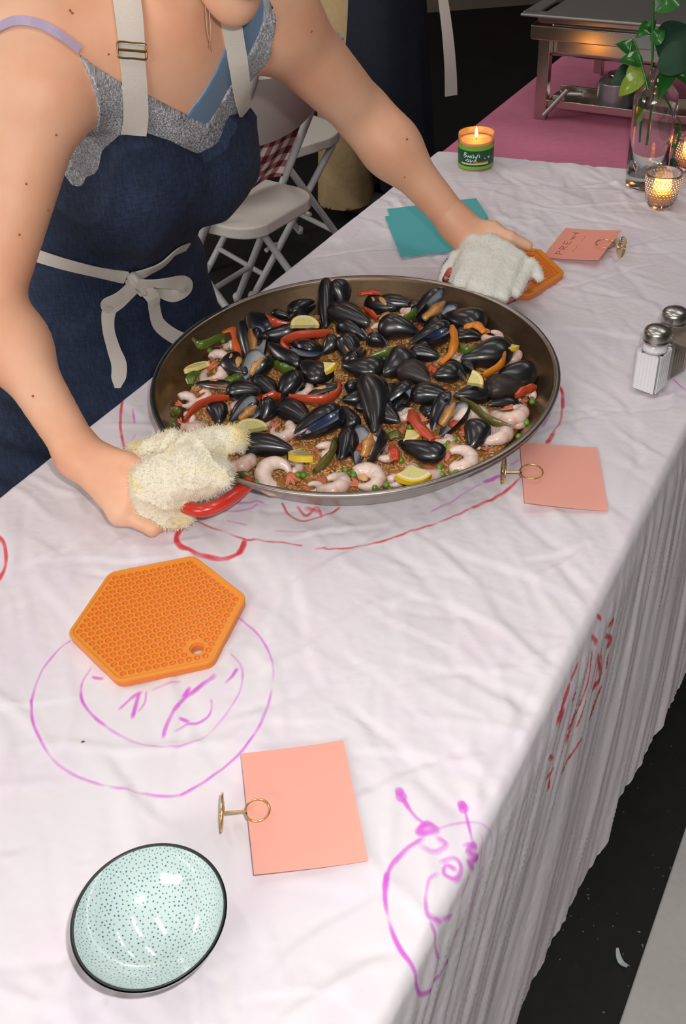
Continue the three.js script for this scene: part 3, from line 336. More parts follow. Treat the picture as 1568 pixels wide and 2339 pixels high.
const PEAS = [[0.1194,0.792,-1.0829],[0.1648,0.792,-1.0749],[0.17,0.792,-1.0725],[0.1398,0.792,-1.0255],[0.1508,0.792,-1.0271],[0.1365,0.792,-1.0136],[0.1522,0.792,-1.0115],[0.1236,0.792,-0.9678],[0.1252,0.792,-0.9533],[0.1339,0.792,-0.9479],[0.1425,0.792,-0.9539],[0.1509,0.792,-0.9528],[0.1653,0.792,-0.9624],[0.2322,0.792,-1.0193],[0.2645,0.792,-1.0962],[0.2481,0.792,-1.0552],[0.078,0.792,-0.9913],[0.0589,0.792,-1.049],[0.0682,0.792,-1.0509],[0.0965,0.792,-1.0598],[0.0553,0.792,-0.9412],[0.0408,0.792,-0.9403],[0.1988,0.792,-1.0902],[0.1404,0.792,-1.0162],[0.1379,0.792,-0.9517],[0.2478,0.792,-1.0488],[0.0157,0.792,-0.9645],[0.0171,0.792,-0.9729],[-0.2197,0.792,-1.1081],[-0.2221,0.792,-1.1371],[-0.1026,0.792,-1.003],[-0.075,0.792,-1.0053],[-0.0724,0.792,-1.008],[-0.0524,0.792,-0.9761],[-0.0454,0.792,-0.9752],[0.007,0.792,-0.9771],[0.0066,0.792,-0.9685],[-0.1037,0.792,-0.967],[-0.2235,0.792,-1.1203],[-0.1371,0.792,-1.0984],[-0.1777,0.792,-1.2935],[-0.1624,0.792,-1.3266],[-0.1813,0.792,-1.3023],[0.0361,0.792,-1.1949],];
const wet = (o) => phy({ roughness: .4, clearcoat: .5, clearcoatRoughness: .2, ...o });
{ // rice
  const t = thing('paella_rice', 'orange-brown saffron rice bed covering the bottom of the pan', 'rice', [PC[0], TT + .0068, PC[2]]);
  const hgt = (x, z) => { const r = Math.hypot(x, z); return .019 + N3(x * 30, z * 30, 2) * .004 + N3(x * 90, z * 90, 5) * .0026 + .006 * (1 - (r / .25) ** 2) + (r > .225 ? -(r - .225) * .35 : 0); };
  const pos = [], idx = [], col = [], nr = 70, na = 200;
  for (let i = 0; i <= nr; i++) for (let j = 0; j < na; j++) {
    const r = .2435 * i / nr * (i > nr - 8 ? 1 + .012 * N3(j * .25, i, 3) : 1), a = j / na * 6.28319, x = r * Math.cos(a), z = r * Math.sin(a); pos.push(x, hgt(x, z), z);
    const k = N3(x * 40, z * 40, 9), q = N3(x * 140, z * 140, 3); col.push(.44 + k * .22 + q * .12, .19 + k * .12 + q * .08, .045 + k * .04 + q * .03);
  }
  for (let i = 0; i < nr; i++) for (let j = 0; j < na; j++) { const a = i * na + j, b = i * na + (j + 1) % na; idx.push(a, b, a + na, b, b + na, a + na); }
  const g = new THREE.BufferGeometry(); g.setAttribute('position', new THREE.Float32BufferAttribute(pos, 3)); g.setAttribute('color', new THREE.Float32BufferAttribute(col, 3)); g.setIndex(idx); g.computeVertexNormals();
  part('sauce_bed', g, wet({ vertexColors: true, roughness: .45 }), t);
  const NG = 9000, grain = new THREE.InstancedMesh(new THREE.SphereGeometry(1, 7, 5).scale(.0034, .0013, .0013), wet({ color: 0xffffff, roughness: .45 }), NG), M4 = new THREE.Matrix4(), c = new THREE.Color();
  for (let i = 0; i < NG; i++) { const r = .241 * Math.sqrt(rnd()), a = rnd() * 6.2832, x = r * Math.cos(a), z = r * Math.sin(a); M4.compose(V(x, hgt(x, z) + rr(-.0004, .0016), z), new THREE.Quaternion().setFromEuler(new THREE.Euler(0, rnd() * 6.3, rr(-.5, .5))), V(rr(.8, 1.2), 1, 1)); grain.setMatrixAt(i, M4); const k = rnd(); grain.setColorAt(i, c.setRGB(.5 + k * .3, .24 + k * .26, .06 + k * .16)); }
  grain.name = 'rice_grains'; grain.userData = { kind: 'stuff', label: 'loose saffron rice grains' }; t.add(grain);
}
// mussels: unit length along x from the umbo, valve dome along y, gape towards +z
function valve(sgn, thin = .035) {
  const ns = 22, nt = 14, pos = [], col = [], idx = [];
  const hw = (s) => .27 / .7 * Math.pow(s, .62) * Math.sqrt(Math.max(1 - Math.pow(s, 4.2), 0)) + .003, zc = (s) => .055 * Math.sin(Math.PI * s) - .03 + .02 * s;
  const dome = (s) => .21 / .687 * Math.pow(s, .5) * Math.sqrt(Math.max(1 - s * s * s, 0));
  for (let side = 0; side < 2; side++) for (let i = 0; i <= ns; i++) for (let j = 0; j <= nt; j++) {
    const s = .5 - .5 * Math.cos(Math.PI * i / ns), t = Math.sin((-1 + 2 * j / nt) * Math.PI / 2), e = Math.sqrt(Math.max(1 - t * t, 0)), k = side ? .86 : 1, d = dome(s) * Math.pow(e, .85) * k - (side ? thin * .25 * e : 0);
    pos.push(s + .0 * t, sgn * Math.max(d, 0), zc(s) + hw(s) * t * (side ? .985 : 1));
    if (!side) { const g = .5 + .5 * Math.sin(s * 70 + t * t * 8), n = N3(s * 5, t * 3, sgn * 3); const b = clamp(.008 + n * .005 + g * .003, .003, .03), wr = sstep(.12, .0, s) * .05; col.push(b * .9 + wr, b * .95 + wr * .9, b * 1.25 + wr * .9); }
    else { const ed = Math.max(Math.abs(t), s > .9 ? (s - .9) * 9 : 0, s < .06 ? .9 : 0), q = sstep(.55, .92, ed); col.push(lerp(.52, .035, q), lerp(.56, .06, q), lerp(.6, .14, q)); }
  }
  const W = nt + 1, base = (ns + 1) * W;
  for (let side = 0; side < 2; side++) for (let i = 0; i < ns; i++) for (let j = 0; j < nt; j++) { const a = side * base + i * W + j; const f = (sgn > 0) !== (side === 1); f ? idx.push(a, a + 1, a + W, a + 1, a + W + 1, a + W) : idx.push(a, a + W, a + 1, a + 1, a + W, a + W + 1); }
  const g = new THREE.BufferGeometry(); g.setAttribute('position', new THREE.Float32BufferAttribute(pos, 3)); g.setAttribute('color', new THREE.Float32BufferAttribute(col, 3)); g.setIndex(idx); g.computeVertexNormals(); return g;
}
{
  const shell = phy({ vertexColors: true, roughness: .36, clearcoat: .7, clearcoatRoughness: .2 }), brown = phy({ vertexColors: true, color: lin(2.6, 1.7, 1.1), roughness: .55, clearcoat: .3, clearcoatRoughness: .3 });
  const flesh = wet({ color: lin(.62, .30, .09), roughness: .35 });
  const vu = valve(1), vl = valve(-1), hz = -.24;
  const opened = (g, a) => g.clone().translate(0, 0, -hz).rotateX(a).translate(0, 0, hz);
  const meat = (() => { const g = new THREE.SphereGeometry(1, 18, 12), p = g.attributes.position; for (let i = 0; i < p.count; i++) { const x = p.getX(i), y = p.getY(i), z = p.getZ(i), k = 1 + .14 * Math.sin(x * 6 + z * 3) + .1 * N3(x * 3, y * 3, z * 3); p.setXYZ(i, .55 + x * .33 * k, y * .1 * k, -.02 + z * .15 * k); } g.computeVertexNormals(); return g; })();
  const kinds = { c: [0, 'closed glossy black mussel lying on the paella'], g: [.32, 'slightly gaping black mussel lying on the paella'], o: [.85, 'wide open black mussel showing orange meat on the paella'], h: [0, 'empty black mussel half shell showing its pale blue inside'] };
  const protoGeo = {}; for (const k in kinds) protoGeo[k] = k === 'h' ? [vl] : [opened(vu, -kinds[k][0] / 2), opened(vl, kinds[k][0] / 2)];
  const special = { 0: 'tall narrow mussel standing upright against the pan wall', 2: 'large glossy mussel lying beside the upright mussel', 30: 'large closed mussel touching the cream shaggy towel', 32: 'long narrow mussel lying in the middle of the pan', 36: 'teardrop shaped closed mussel alone between shrimps near the rim', 34: 'wide open mussel with orange meat next to a lemon wedge', 35: 'closed mussel lying behind the lemon wedge with bright rind', 41: 'large brownish closed mussel beside a short red pepper strip', 57: 'brownish closed mussel in the middle of the pile' };
  let mi = -1;
  for (let [x1, y1, z1, x2, y2, z2, W, k, roll, tint] of MUSSELS) {
    { const cx = (x1 + x2) / 2 - PC[0], cz = (z1 + z2) / 2 - PC[2], r = Math.hypot(cx, cz), m = .226; if (r > m) { const k = (m - r) / r; x1 += cx * k; x2 += cx * k; z1 += cz * k; z2 += cz * k; } }
    mi++; const t = thing('mussel', special[mi] ? special[mi] : tint ? 'closed brownish mussel lying on the paella' : kinds[k][1], 'mussel', [x1, y1, z1], 0, tint ? 'brownish mussels on the paella' : kinds[k][1].replace(' mussel', ' mussels').replace(/ lying.*| showing.*/, '') + ' on the paella');
    const X = V(x2 - x1, y2 - y1, z2 - z1), L = X.length(); X.normalize(); const Y0 = V(0, 1, 0).addScaledVector(X, -X.y).normalize(), Z0 = new THREE.Vector3().crossVectors(X, Y0), r = roll * Math.PI / 180;
    const Y = Y0.clone().multiplyScalar(Math.cos(r)).addScaledVector(Z0, Math.sin(r)), Z = new THREE.Vector3().crossVectors(X, Y);
    t.quaternion.setFromRotationMatrix(new THREE.Matrix4().makeBasis(X, Y, Z)); const ws = clamp(W / .5, L * .78, L * 1.35); t.scale.set(L * 1.04, ws * 1.02, ws * 1.04);
    const m = tint ? brown : shell, G = protoGeo[k];
    part('upper_shell', G[0], m, t); if (G[1]) part('lower_shell', G[1], m, t);
    if (k === 'o') part('mussel_meat', meat, flesh, t, 'orange mussel meat');
    if (k === 'h' && W > .018 && roll < 165) part('mussel_meat', meat.clone().translate(.02, -.1, 0), flesh, t, 'orange mussel meat');
  }
}
{ // shrimps
  const n = 60, pts = []; for (let i = 0; i <= 20; i++) { const a = i / 20 * 4.6; const R = 1 - .16 * i / 20; pts.push([Math.cos(a) * R * .62, .05 * Math.sin(a), Math.sin(a) * R * .62]); }
  const rf = (t) => (.44 * Math.pow(Math.sin(Math.PI * (.12 + t * .8)), .55) * (1 - .45 * t)) * (1 + .05 * Math.abs(Math.sin(t * 20))) * (t < .03 ? .55 : 1);
  const body = sweepTaper(pts, rf, 90, 16);
  const uv = body.attributes.uv, p = body.attributes.position;
  paint(body, (x, y, z, i) => { const t = uv.getX(i), r = Math.hypot(x, z), out = sstep(.55, .95, r), band = Math.pow(Math.abs(Math.cos(t * 20)), 7), vein = N3(x * 6, y * 6, z * 6); const k = clamp(out * (.25 + .5 * band) + vein * .25, 0, 1); return [lerp(.86, .80, k), lerp(.70, .34, k), lerp(.62, .2, k)]; });
  const end = pts[20], fan = [];
  for (const d of [-.5, 0, .5]) { const g = new THREE.SphereGeometry(1, 10, 8).scale(.34, .03, .1).translate(.3, 0, 0).rotateZ(.12).rotateY(d + .2).translate(end[0], end[1], end[2]); fan.push(g); }
  const tail = merge(fan), bm = wet({ vertexColors: true, roughness: .42 }), tm = wet({ color: lin(.72, .2, .1), roughness: .35 });
  SHRIMPS.forEach(([x, y, z, R, rot], i) => {
    { const dx = x - PC[0], dz = z - PC[2], r = Math.hypot(dx, dz), m = .252 - R * .95; if (r > m) { x = PC[0] + dx / r * m; z = PC[2] + dz / r * m; } }   // keep inside the pan wall
    const t = thing('shrimp', 'curled pink and white cooked shrimp in the paella', 'shrimp', [x, y - .004, z], rot, 'shrimps in the paella'); t.rotation.x = Math.sin(i * 3.7) * .3; t.rotation.z = Math.cos(i * 2.3) * .3; t.scale.setScalar(R * 1.22); if (i % 2) t.scale.x *= -1; if (i % 2) t.scale.z *= 1;
    part('shrimp_body', body, bm, t); part('tail_fan', tail, tm, t, 'orange shrimp tail');
  });
}
{ // lemon pieces: thick sectors of a slice, face up
  const rindM = wet({ color: lin(.86, .58, .02), roughness: .4 }), pithM = std({ color: lin(.84, .78, .55), roughness: .7 }), fleshM = wet({ color: lin(.74, .66, .24), roughness: .3 });
  const ring = (r0, r1, an, h) => { const s = new THREE.Shape(), N = 24, a0 = -an / 2; for (let i = 0; i <= N; i++) { const a = a0 + an * i / N; i ? s.lineTo(Math.cos(a) * r1, Math.sin(a) * r1) : s.moveTo(Math.cos(a) * r1, Math.sin(a) * r1); } if (r0 > .01) for (let i = N; i >= 0; i--) { const a = a0 + an * i / N; s.lineTo(Math.cos(a) * r0, Math.sin(a) * r0); } else s.lineTo(0, 0); s.closePath(); return new THREE.ExtrudeGeometry(s, { depth: h, bevelEnabled: true, bevelSize: .012, bevelThickness: .012, bevelSegments: 1, curveSegments: 4 }).translate(0, 0, -h / 2).rotateX(-Math.PI / 2); };
  const lemonLabels = ['pale lemon slice between two red pepper strips', 'bright yellow lemon rind piece among black mussels', 'pale lemon slice against the pan wall beside the denim apron', 'lemon wedge tucked against the cream shaggy towel', 'large lemon wedge beside the big closed mussel at the cream towel', 'lemon wedge with bright rind lying on a shrimp at the pan rim', 'slim lemon wedge beside the pointed red pepper strip', 'pale lemon piece touching an orange pepper strip', 'lemon piece in an empty mussel shell near the pan wall', 'small lemon piece beside a green pepper strip'];
  LEMONS.forEach(([x, y, z, R, an, rot], i) => {
    const a = an * Math.PI / 180, t = thing('lemon_wedge', lemonLabels[i], 'lemon', [x, y, z], -rot * Math.PI / 180 + 1.57, 'lemon wedges on the paella'), th = .3;
    t.rotation.order = 'YXZ'; t.rotation.x = Math.sin(i * 2.1) * .25 + .15; t.rotation.z = Math.cos(i * 1.7) * .25; t.scale.setScalar(R);
    part('rind', ring(.93, 1, a, th), rindM, t, 'bright yellow rind'); part('pith', ring(.8, .935, a, th * 1.0), pithM, t, 'white pith');
    const nS = Math.max(2, Math.round(a / .75)); for (let k = 0; k < nS; k++) part('flesh_segment', ring(0, .8, a / nS * .94, th * .97).rotateY(-a / 2 + a * (k + .5) / nS), fleshM, t, 'pale yellow flesh');
  });
}
{ // pepper strips
  const pm = { 'red': wet({ color: lin(.52, .065, .022), roughness: .3 }), 'orange red': wet({ color: lin(.66, .12, .02), roughness: .3 }), 'orange': wet({ color: lin(.75, .24, .015), roughness: .3 }), 'green': wet({ color: lin(.09, .15, .015), roughness: .3 }), 'olive green': wet({ color: lin(.12, .11, .018), roughness: .35 }) };
  const redLabels = ['straight red pepper strip beside a pale lemon slice', 'long hooked red pepper strip between black mussels', 'red pepper strip arching over shrimps near the cream towel', 'curved red pepper strip hooked over an empty mussel shell', 'pointed red pepper strip beside a slim lemon wedge', 'short red pepper strip next to the upright mussel', 'short red pepper strip against the pan wall', 'small dark red pepper strip beside an open mussel', 'tiny red pepper piece squeezed between round mussels', 'small red pepper piece beside a brownish mussel shell', 'short red pepper strip next to the brownish mussel'];
  PEPPERS.forEach(([c, pts], i) => {
    const b = pts[0], rel = pts.map((p) => [p[0] - b[0], p[1] - b[1], p[2] - b[2]]), w = rr(.0062, .0085);
    const g = sweepTaper(rel.length < 3 ? [rel[0], [rel[1][0] / 2, rel[1][1] / 2 + .003, rel[1][2] / 2], rel[1]] : rel, (t) => w * (.35 + .65 * Math.pow(Math.sin(Math.PI * clamp(t, .03, .97)), .4)) * (1 + .1 * Math.sin(t * 14 + i)), 30, 10, () => .55);
    single('pepper_strip', g, pm[c], c === 'red' ? redLabels[i] : c === 'orange' ? ['long orange pepper strip curving between mussels', 'short arched orange pepper strip near the pan wall', 'orange pepper strip lying over a large striped mussel'][i - redLabels.length - 1] : c === 'orange red' ? 'orange red pepper strip bent over a shrimp' : 'cooked ' + c + ' pepper strip on the paella', 'pepper', b, c + ' pepper strips on the paella');
  });
  const tomM = [wet({ color: lin(.6, .1, .02), roughness: .35 }), wet({ color: lin(.5, .16, .05), roughness: .4 }), wet({ color: lin(.72, .42, .2), roughness: .4 })], lump = [0, 1, 2].map((q) => { const g = new THREE.IcosahedronGeometry(1, 2), p = g.attributes.position; for (let i = 0; i < p.count; i++) { const x = p.getX(i), y = p.getY(i), z = p.getZ(i), k = 1 + .35 * N3(x * 1.3 + q * 5, y * 1.3, z * 1.3) + .1 * N3(x * 4, y * 4, z * 4 + q); p.setXYZ(i, x * k, y * k * .5, z * k * .75); } const m = mergeVertices((g.deleteAttribute('uv'), g.deleteAttribute('normal'), g)); m.computeVertexNormals(); return m; });
  for (let i = 0; i < 46; i++) { const r = .225 * Math.sqrt(rnd()), a = rnd() * 6.283, k = i % 3, m = single(k < 2 ? 'tomato_piece' : 'onion_piece', lump[i % 3], tomM[k], ['soft red tomato piece in the paella', 'brown orange cooked tomato piece in the paella', 'translucent cooked onion piece in the paella'][k], k < 2 ? 'tomato' : 'onion', [PC[0] + r * Math.cos(a), TT + .0345 + .004 * rnd(), PC[2] + r * Math.sin(a)], ['red tomato pieces', 'brown tomato pieces', 'onion pieces'][k] + ' in the paella'); m.scale.setScalar(rr(.007, .013)); m.rotation.y = rnd() * 6; }
  const pea = new THREE.SphereGeometry(.0042, 14, 10), peaM = wet({ color: lin(.13, .3, .03), roughness: .35 });
  for (const p of PEAS) single('pea', pea, peaM, 'round green pea in the paella', 'pea', [p[0], p[1] - .004 + rr(-.001, .002), p[2]], 'green peas in the paella');
}

// ---------- things on the table ----------
{ // hexagonal silicone trivets
  const base = wet({ color: lin(.78, .2, .02), roughness: .38, clearcoat: .25 }), edge = phy({ color: lin(.86, .3, .03), roughness: .45 });
  const hexShape = (R, r0 = .008) => { const s = new THREE.Shape(); for (let k = 0; k < 6; k++) { const a = k * Math.PI / 3, p = [Math.cos(a) * R, Math.sin(a) * R], q = [Math.cos(a - Math.PI / 3) * R, Math.sin(a - Math.PI / 3) * R], n = [Math.cos(a + Math.PI / 3) * R, Math.sin(a + Math.PI / 3) * R], f = r0 / R, e1 = [p[0] + (q[0] - p[0]) * f, p[1] + (q[1] - p[1]) * f], e2 = [p[0] + (n[0] - p[0]) * f, p[1] + (n[1] - p[1]) * f]; k ? s.lineTo(...e1) : s.moveTo(...e1); s.quadraticCurveTo(p[0], p[1], ...e2); } s.closePath(); return s; };
  const R = .0975;
  const bs = hexShape(R), circ = (r) => { const h = new THREE.Path(); for (let k = 0; k < 24; k++) { const a = k / 24 * 6.2832; k ? h.lineTo(.072 + Math.cos(a) * r, Math.sin(a) * r) : h.moveTo(.072 + r, 0); } h.closePath(); return h; }; bs.holes.push(circ(.0075));
  const plate = new THREE.ExtrudeGeometry(bs, { depth: .006, bevelEnabled: true, bevelSize: .0015, bevelThickness: .0015, bevelSegments: 2, curveSegments: 6 }).rotateX(-Math.PI / 2).translate(0, .0015, 0);
  const gs = hexShape(R - .0012), cw = .0087; gs.holes.push(circ(.0085));
  for (let i = -14; i <= 14; i++) for (let j = -14; j <= 14; j++) {
    const x = cw * (i + (j & 1 ? .5 : 0)), y = cw * .866 * j, rr0 = cw * .5; let ok = Math.hypot(x - .072, y) > .013; for (let k = 0; k < 6; k++) { const a = k * Math.PI / 3 + Math.PI / 6; if (x * Math.cos(a) + y * Math.sin(a) > R * .866 - .0056) ok = false; }
    if (!ok) continue; const h = new THREE.Path(); for (let k = 0; k < 6; k++) { const a = k * Math.PI / 3 + Math.PI / 6, q = [x + Math.cos(a) * rr0 * .92, y + Math.sin(a) * rr0 * .92]; k ? h.lineTo(...q) : h.moveTo(...q); } h.closePath(); gs.holes.push(h);
  }
  const grid = new THREE.ExtrudeGeometry(gs, { depth: .0016, bevelEnabled: false, curveSegments: 4 }).rotateX(-Math.PI / 2).translate(0, .0088, 0);
  const rim = (() => { const s = hexShape(R + .0012); s.holes.push(hexShape(R - .0014)); return new THREE.ExtrudeGeometry(s, { depth: .0022, bevelEnabled: true, bevelSize: .0008, bevelThickness: .0008, bevelSegments: 2 }).rotateX(-Math.PI / 2).translate(0, .0085, 0); })();
  const knob = (() => { const l = []; for (let i = -14; i <= 14; i++) for (let j = -14; j <= 14; j++) { const x = cw * (i + (j & 1 ? .5 : 0)), y = cw * .866 * j; let ok = Math.hypot(x - .072, y) > .013; for (let k = 0; k < 6; k++) { const a = k * Math.PI / 3 + Math.PI / 6; if (x * Math.cos(a) + y * Math.sin(a) > R * .866 - .0056) ok = false; } if (ok) l.push(new THREE.CylinderGeometry(.0021, .0028, .001, 6).translate(x, .0093, -y)); } return merge(l); })();
  for (const [x, z, rot, lab] of [[-.27270 * .782, -.99280 * .782, 2.9601, 'orange hexagonal silicone trivet with honeycomb surface lying alone on the cloth'], [.3969 * .782, -1.9751 * .782, -.7461, 'orange hexagonal trivet half hidden under the white towel']]) {
    // the hole sits towards one corner
    const t = thing('silicone_trivet', lab, 'trivet', [x, TT + .001, z], -rot + (z > -1 ? -Math.PI * 4 / 3 : 0));
    const p = part('trivet_plate', plate, base, t); p.rotation.y = 0; part('honeycomb_grid', grid, edge, t, 'raised honeycomb ridges'); part('cell_floors', knob, base, t); part('trivet_rim', rim, edge, t);
  }
}
{ // salmon pink cards in gold wire holders that have tipped over
  const card = std({ color: lin(.93, .36, .27), roughness: .75 }), dark = std({ color: lin(.85, .2, .15), roughness: .75 }), gold = std({ color: lin(.83, .6, .25), metalness: 1, roughness: .25 });
  const writing = canvasTex(512, 640, (g, w, h) => {
    g.fillStyle = 'rgb(246,163,143)'; g.fillRect(0, 0, w, h); g.translate(w, h); g.rotate(Math.PI); g.strokeStyle = 'rgba(110,40,40,.8)'; g.lineWidth = 7; g.lineCap = 'round';
    const S = (pts) => { g.beginPath(); pts.forEach((p, i) => i ? g.lineTo(...p) : g.moveTo(...p)); g.stroke(); };
    S([[70, 190], [70, 110], [110, 115], [118, 140], [72, 152]]); S([[150, 190], [152, 112], [192, 118], [190, 145], [154, 152], [200, 190]]); S([[280, 112], [235, 114], [236, 188], [284, 186]]); S([[237, 150], [274, 149]]);
    S([[320, 150], [335, 188], [350, 155], [366, 188], [380, 148]]); S([[400, 170], [420, 150], [436, 186], [442, 120]]);
    g.lineWidth = 4; g.strokeStyle = 'rgba(120,50,50,.55)'; S([[120, 290], [150, 280], [180, 296], [215, 280], [250, 294]]); S([[300, 300], [330, 282], [360, 296], [392, 284]]);
  });
  function cardThing(c4, lift, mat, label, group, tex) {   // c4: corners on the table: start edge (clip side) first two, then the opposite edge
    const P = c4.map(A3), o = P[0].clone().add(P[1]).multiplyScalar(.5), t = thing('note_card', label, 'card', [o.x, TT, o.z], 0, group);
    const pos = [], uv = [], idx = [], n = 10, th = .0006;
    for (const s of [1, 0]) for (let i = 0; i <= n; i++) for (let j = 0; j <= n; j++) { const u = i / n, v = j / n, a = P[0].clone().lerp(P[1], u), b = P[3].clone().lerp(P[2], u), p = a.lerp(b, v); const y = .0038 + lift * Math.pow(1 - v, 1.4) + .0012 * Math.sin(u * 3 + 1) * v; pos.push(p.x - o.x, y + s * th, p.z - o.z); uv.push(u, 1 - v); }
    const W = n + 1, B = W * W; for (let s = 0; s < 2; s++) for (let i = 0; i < n; i++) for (let j = 0; j < n; j++) { const k = s * B + i * W + j; idx.push(k, k + 1, k + W, k + 1, k + W + 1, k + W); }
    for (let i = 0; i < n; i++) for (const [a, b] of [[i, i + 1], [n * W + i, n * W + i + 1], [i * W, (i + 1) * W], [i * W + n, (i + 1) * W + n]]) idx.push(a, b, a + B, b, b + B, a + B);
    const g = new THREE.BufferGeometry(); g.setAttribute('position', new THREE.Float32BufferAttribute(pos, 3)); g.setAttribute('uv', new THREE.Float32BufferAttribute(uv, 2)); g.setIndex(idx); g.computeVertexNormals();
    part('card_sheet', g, tex ? std({ map: tex, roughness: .75, side: THREE.DoubleSide }) : std({ color: mat, roughness: .75, side: THREE.DoubleSide }), t); return t;
  }
  const c1 = [[-0.1146,0.762,-0.578], [-0.0996,0.762,-0.4517], [-0.0016,0.752,-0.4633], [-0.0169,0.752,-0.5921]], c2 = [[0.2391,0.762,-1.0408], [0.2216,0.762,-0.9168], [0.3213,0.752,-0.9024], [0.3391,0.752,-1.0296]], c3 = [[0.5368,0.764,-1.6504], [0.4678,0.764,-1.5412], [0.3852,0.752,-1.5987], [0.4503,0.752,-1.7055]];
  const sal = lin(.93, .43, .34);
  cardThing(c1, .011, sal, 'blank salmon pink card near the speckled bowl', null); cardThing(c2, .011, sal, 'blank salmon pink card touching the rim of the paella pan', null); cardThing(c3, .013, sal, 'salmon pink card with faint handwriting near the orange trivet', null, writing);
  function holder(disc, joint, ringFar, label, rot = 0) {   // disc centre, stem end, far side of the ring clip
    const D = A3(disc), J = A3(joint), Rr = A3(ringFar), t = thing('card_holder', label, 'card holder', [D.x, TT, D.z]), off = V(D.x, TT, D.z), ax = J.clone().sub(D).setY(0).normalize(), sd = V(-ax.z, 0, ax.x), rel = (p) => { const q = p.clone().sub(off); return [q.x, q.y, q.z]; };
    const sp = []; const R0 = .0185; for (let i = 0; i <= 150; i++) { const a = i / 150 * 6.2832 * 4, r = R0 * (1 - i / 150 * .8); sp.push(rel(D.clone().addScaledVector(sd, Math.cos(a) * r).add(V(0, Math.sin(a) * r, 0)).addScaledVector(ax, .0022 * Math.sin(a)))); }
    part('spiral_base', tube(sp, .0011, 400, 7), gold, t, 'flat wire spiral base standing on edge'); part('stem', bar(rel(D), rel(J), .0012), gold, t);
    const rc = J.clone().add(Rr).multiplyScalar(.5), r = J.distanceTo(Rr) / 2, rg = []; for (let i = 0; i <= 40; i++) { const a = i / 40 * 6.2832 * 1.04; rg.push(rel(rc.clone().addScaledVector(ax, -Math.cos(a) * r).addScaledVector(sd, Math.sin(a) * r * 1.02).add(V(0, i / 40 * .002, 0)))); }
    part('ring_clip', tube(rg, .0009, 80, 7), gold, t);
    return t;
  }
  holder([-0.129,0.7695,-0.5116], [-0.1077,0.7695,-0.512], [-0.0861,0.7695,-0.5105], 'gold wire card holder tipped over by the blank card near the bowl');
  holder([0.2057,0.7695,-0.9743], [0.2262,0.7695,-0.9717], [0.254,0.7695,-0.9672], 'gold wire card holder tipped over against the paella pan');
  holder([0.5169,0.7695,-1.5761], [0.5071,0.7695,-1.5849], [0.481,0.7695,-1.6059], 'gold wire card holder tipped over by the handwritten card');
}
{ // teal paper sheets
  const teal = std({ color: lin(.1, .47, .5), roughness: .85 });
  const sheet = (c, y, label) => { const s = new THREE.Shape(); c.forEach((p, i) => i ? s.lineTo(p[0], -p[2]) : s.moveTo(p[0], -p[2])); s.closePath(); const o = c[0], g = new THREE.ExtrudeGeometry(s, { depth: .0012, bevelEnabled: false }).rotateX(-Math.PI / 2).translate(-o[0], 0, -o[2]); single('paper_napkin', g, teal, label, 'napkin', [o[0], TT + y, o[2]]); };
  sheet([[0.1326,0.754,-1.8558], [0.3104,0.754,-1.8753], [0.3198,0.754,-1.7796], [0.2219,0.754,-1.7125], [0.1465,0.754,-1.6883]], .0035, 'lower teal paper napkin jutting out under the other teal sheet');
  sheet([[0.1251,0.756,-1.8164], [0.2297,0.756,-1.8405], [0.2544,0.756,-1.6459], [0.1392,0.756,-1.6358]], .0056, 'upper teal paper napkin beside the outstretched arm');
}
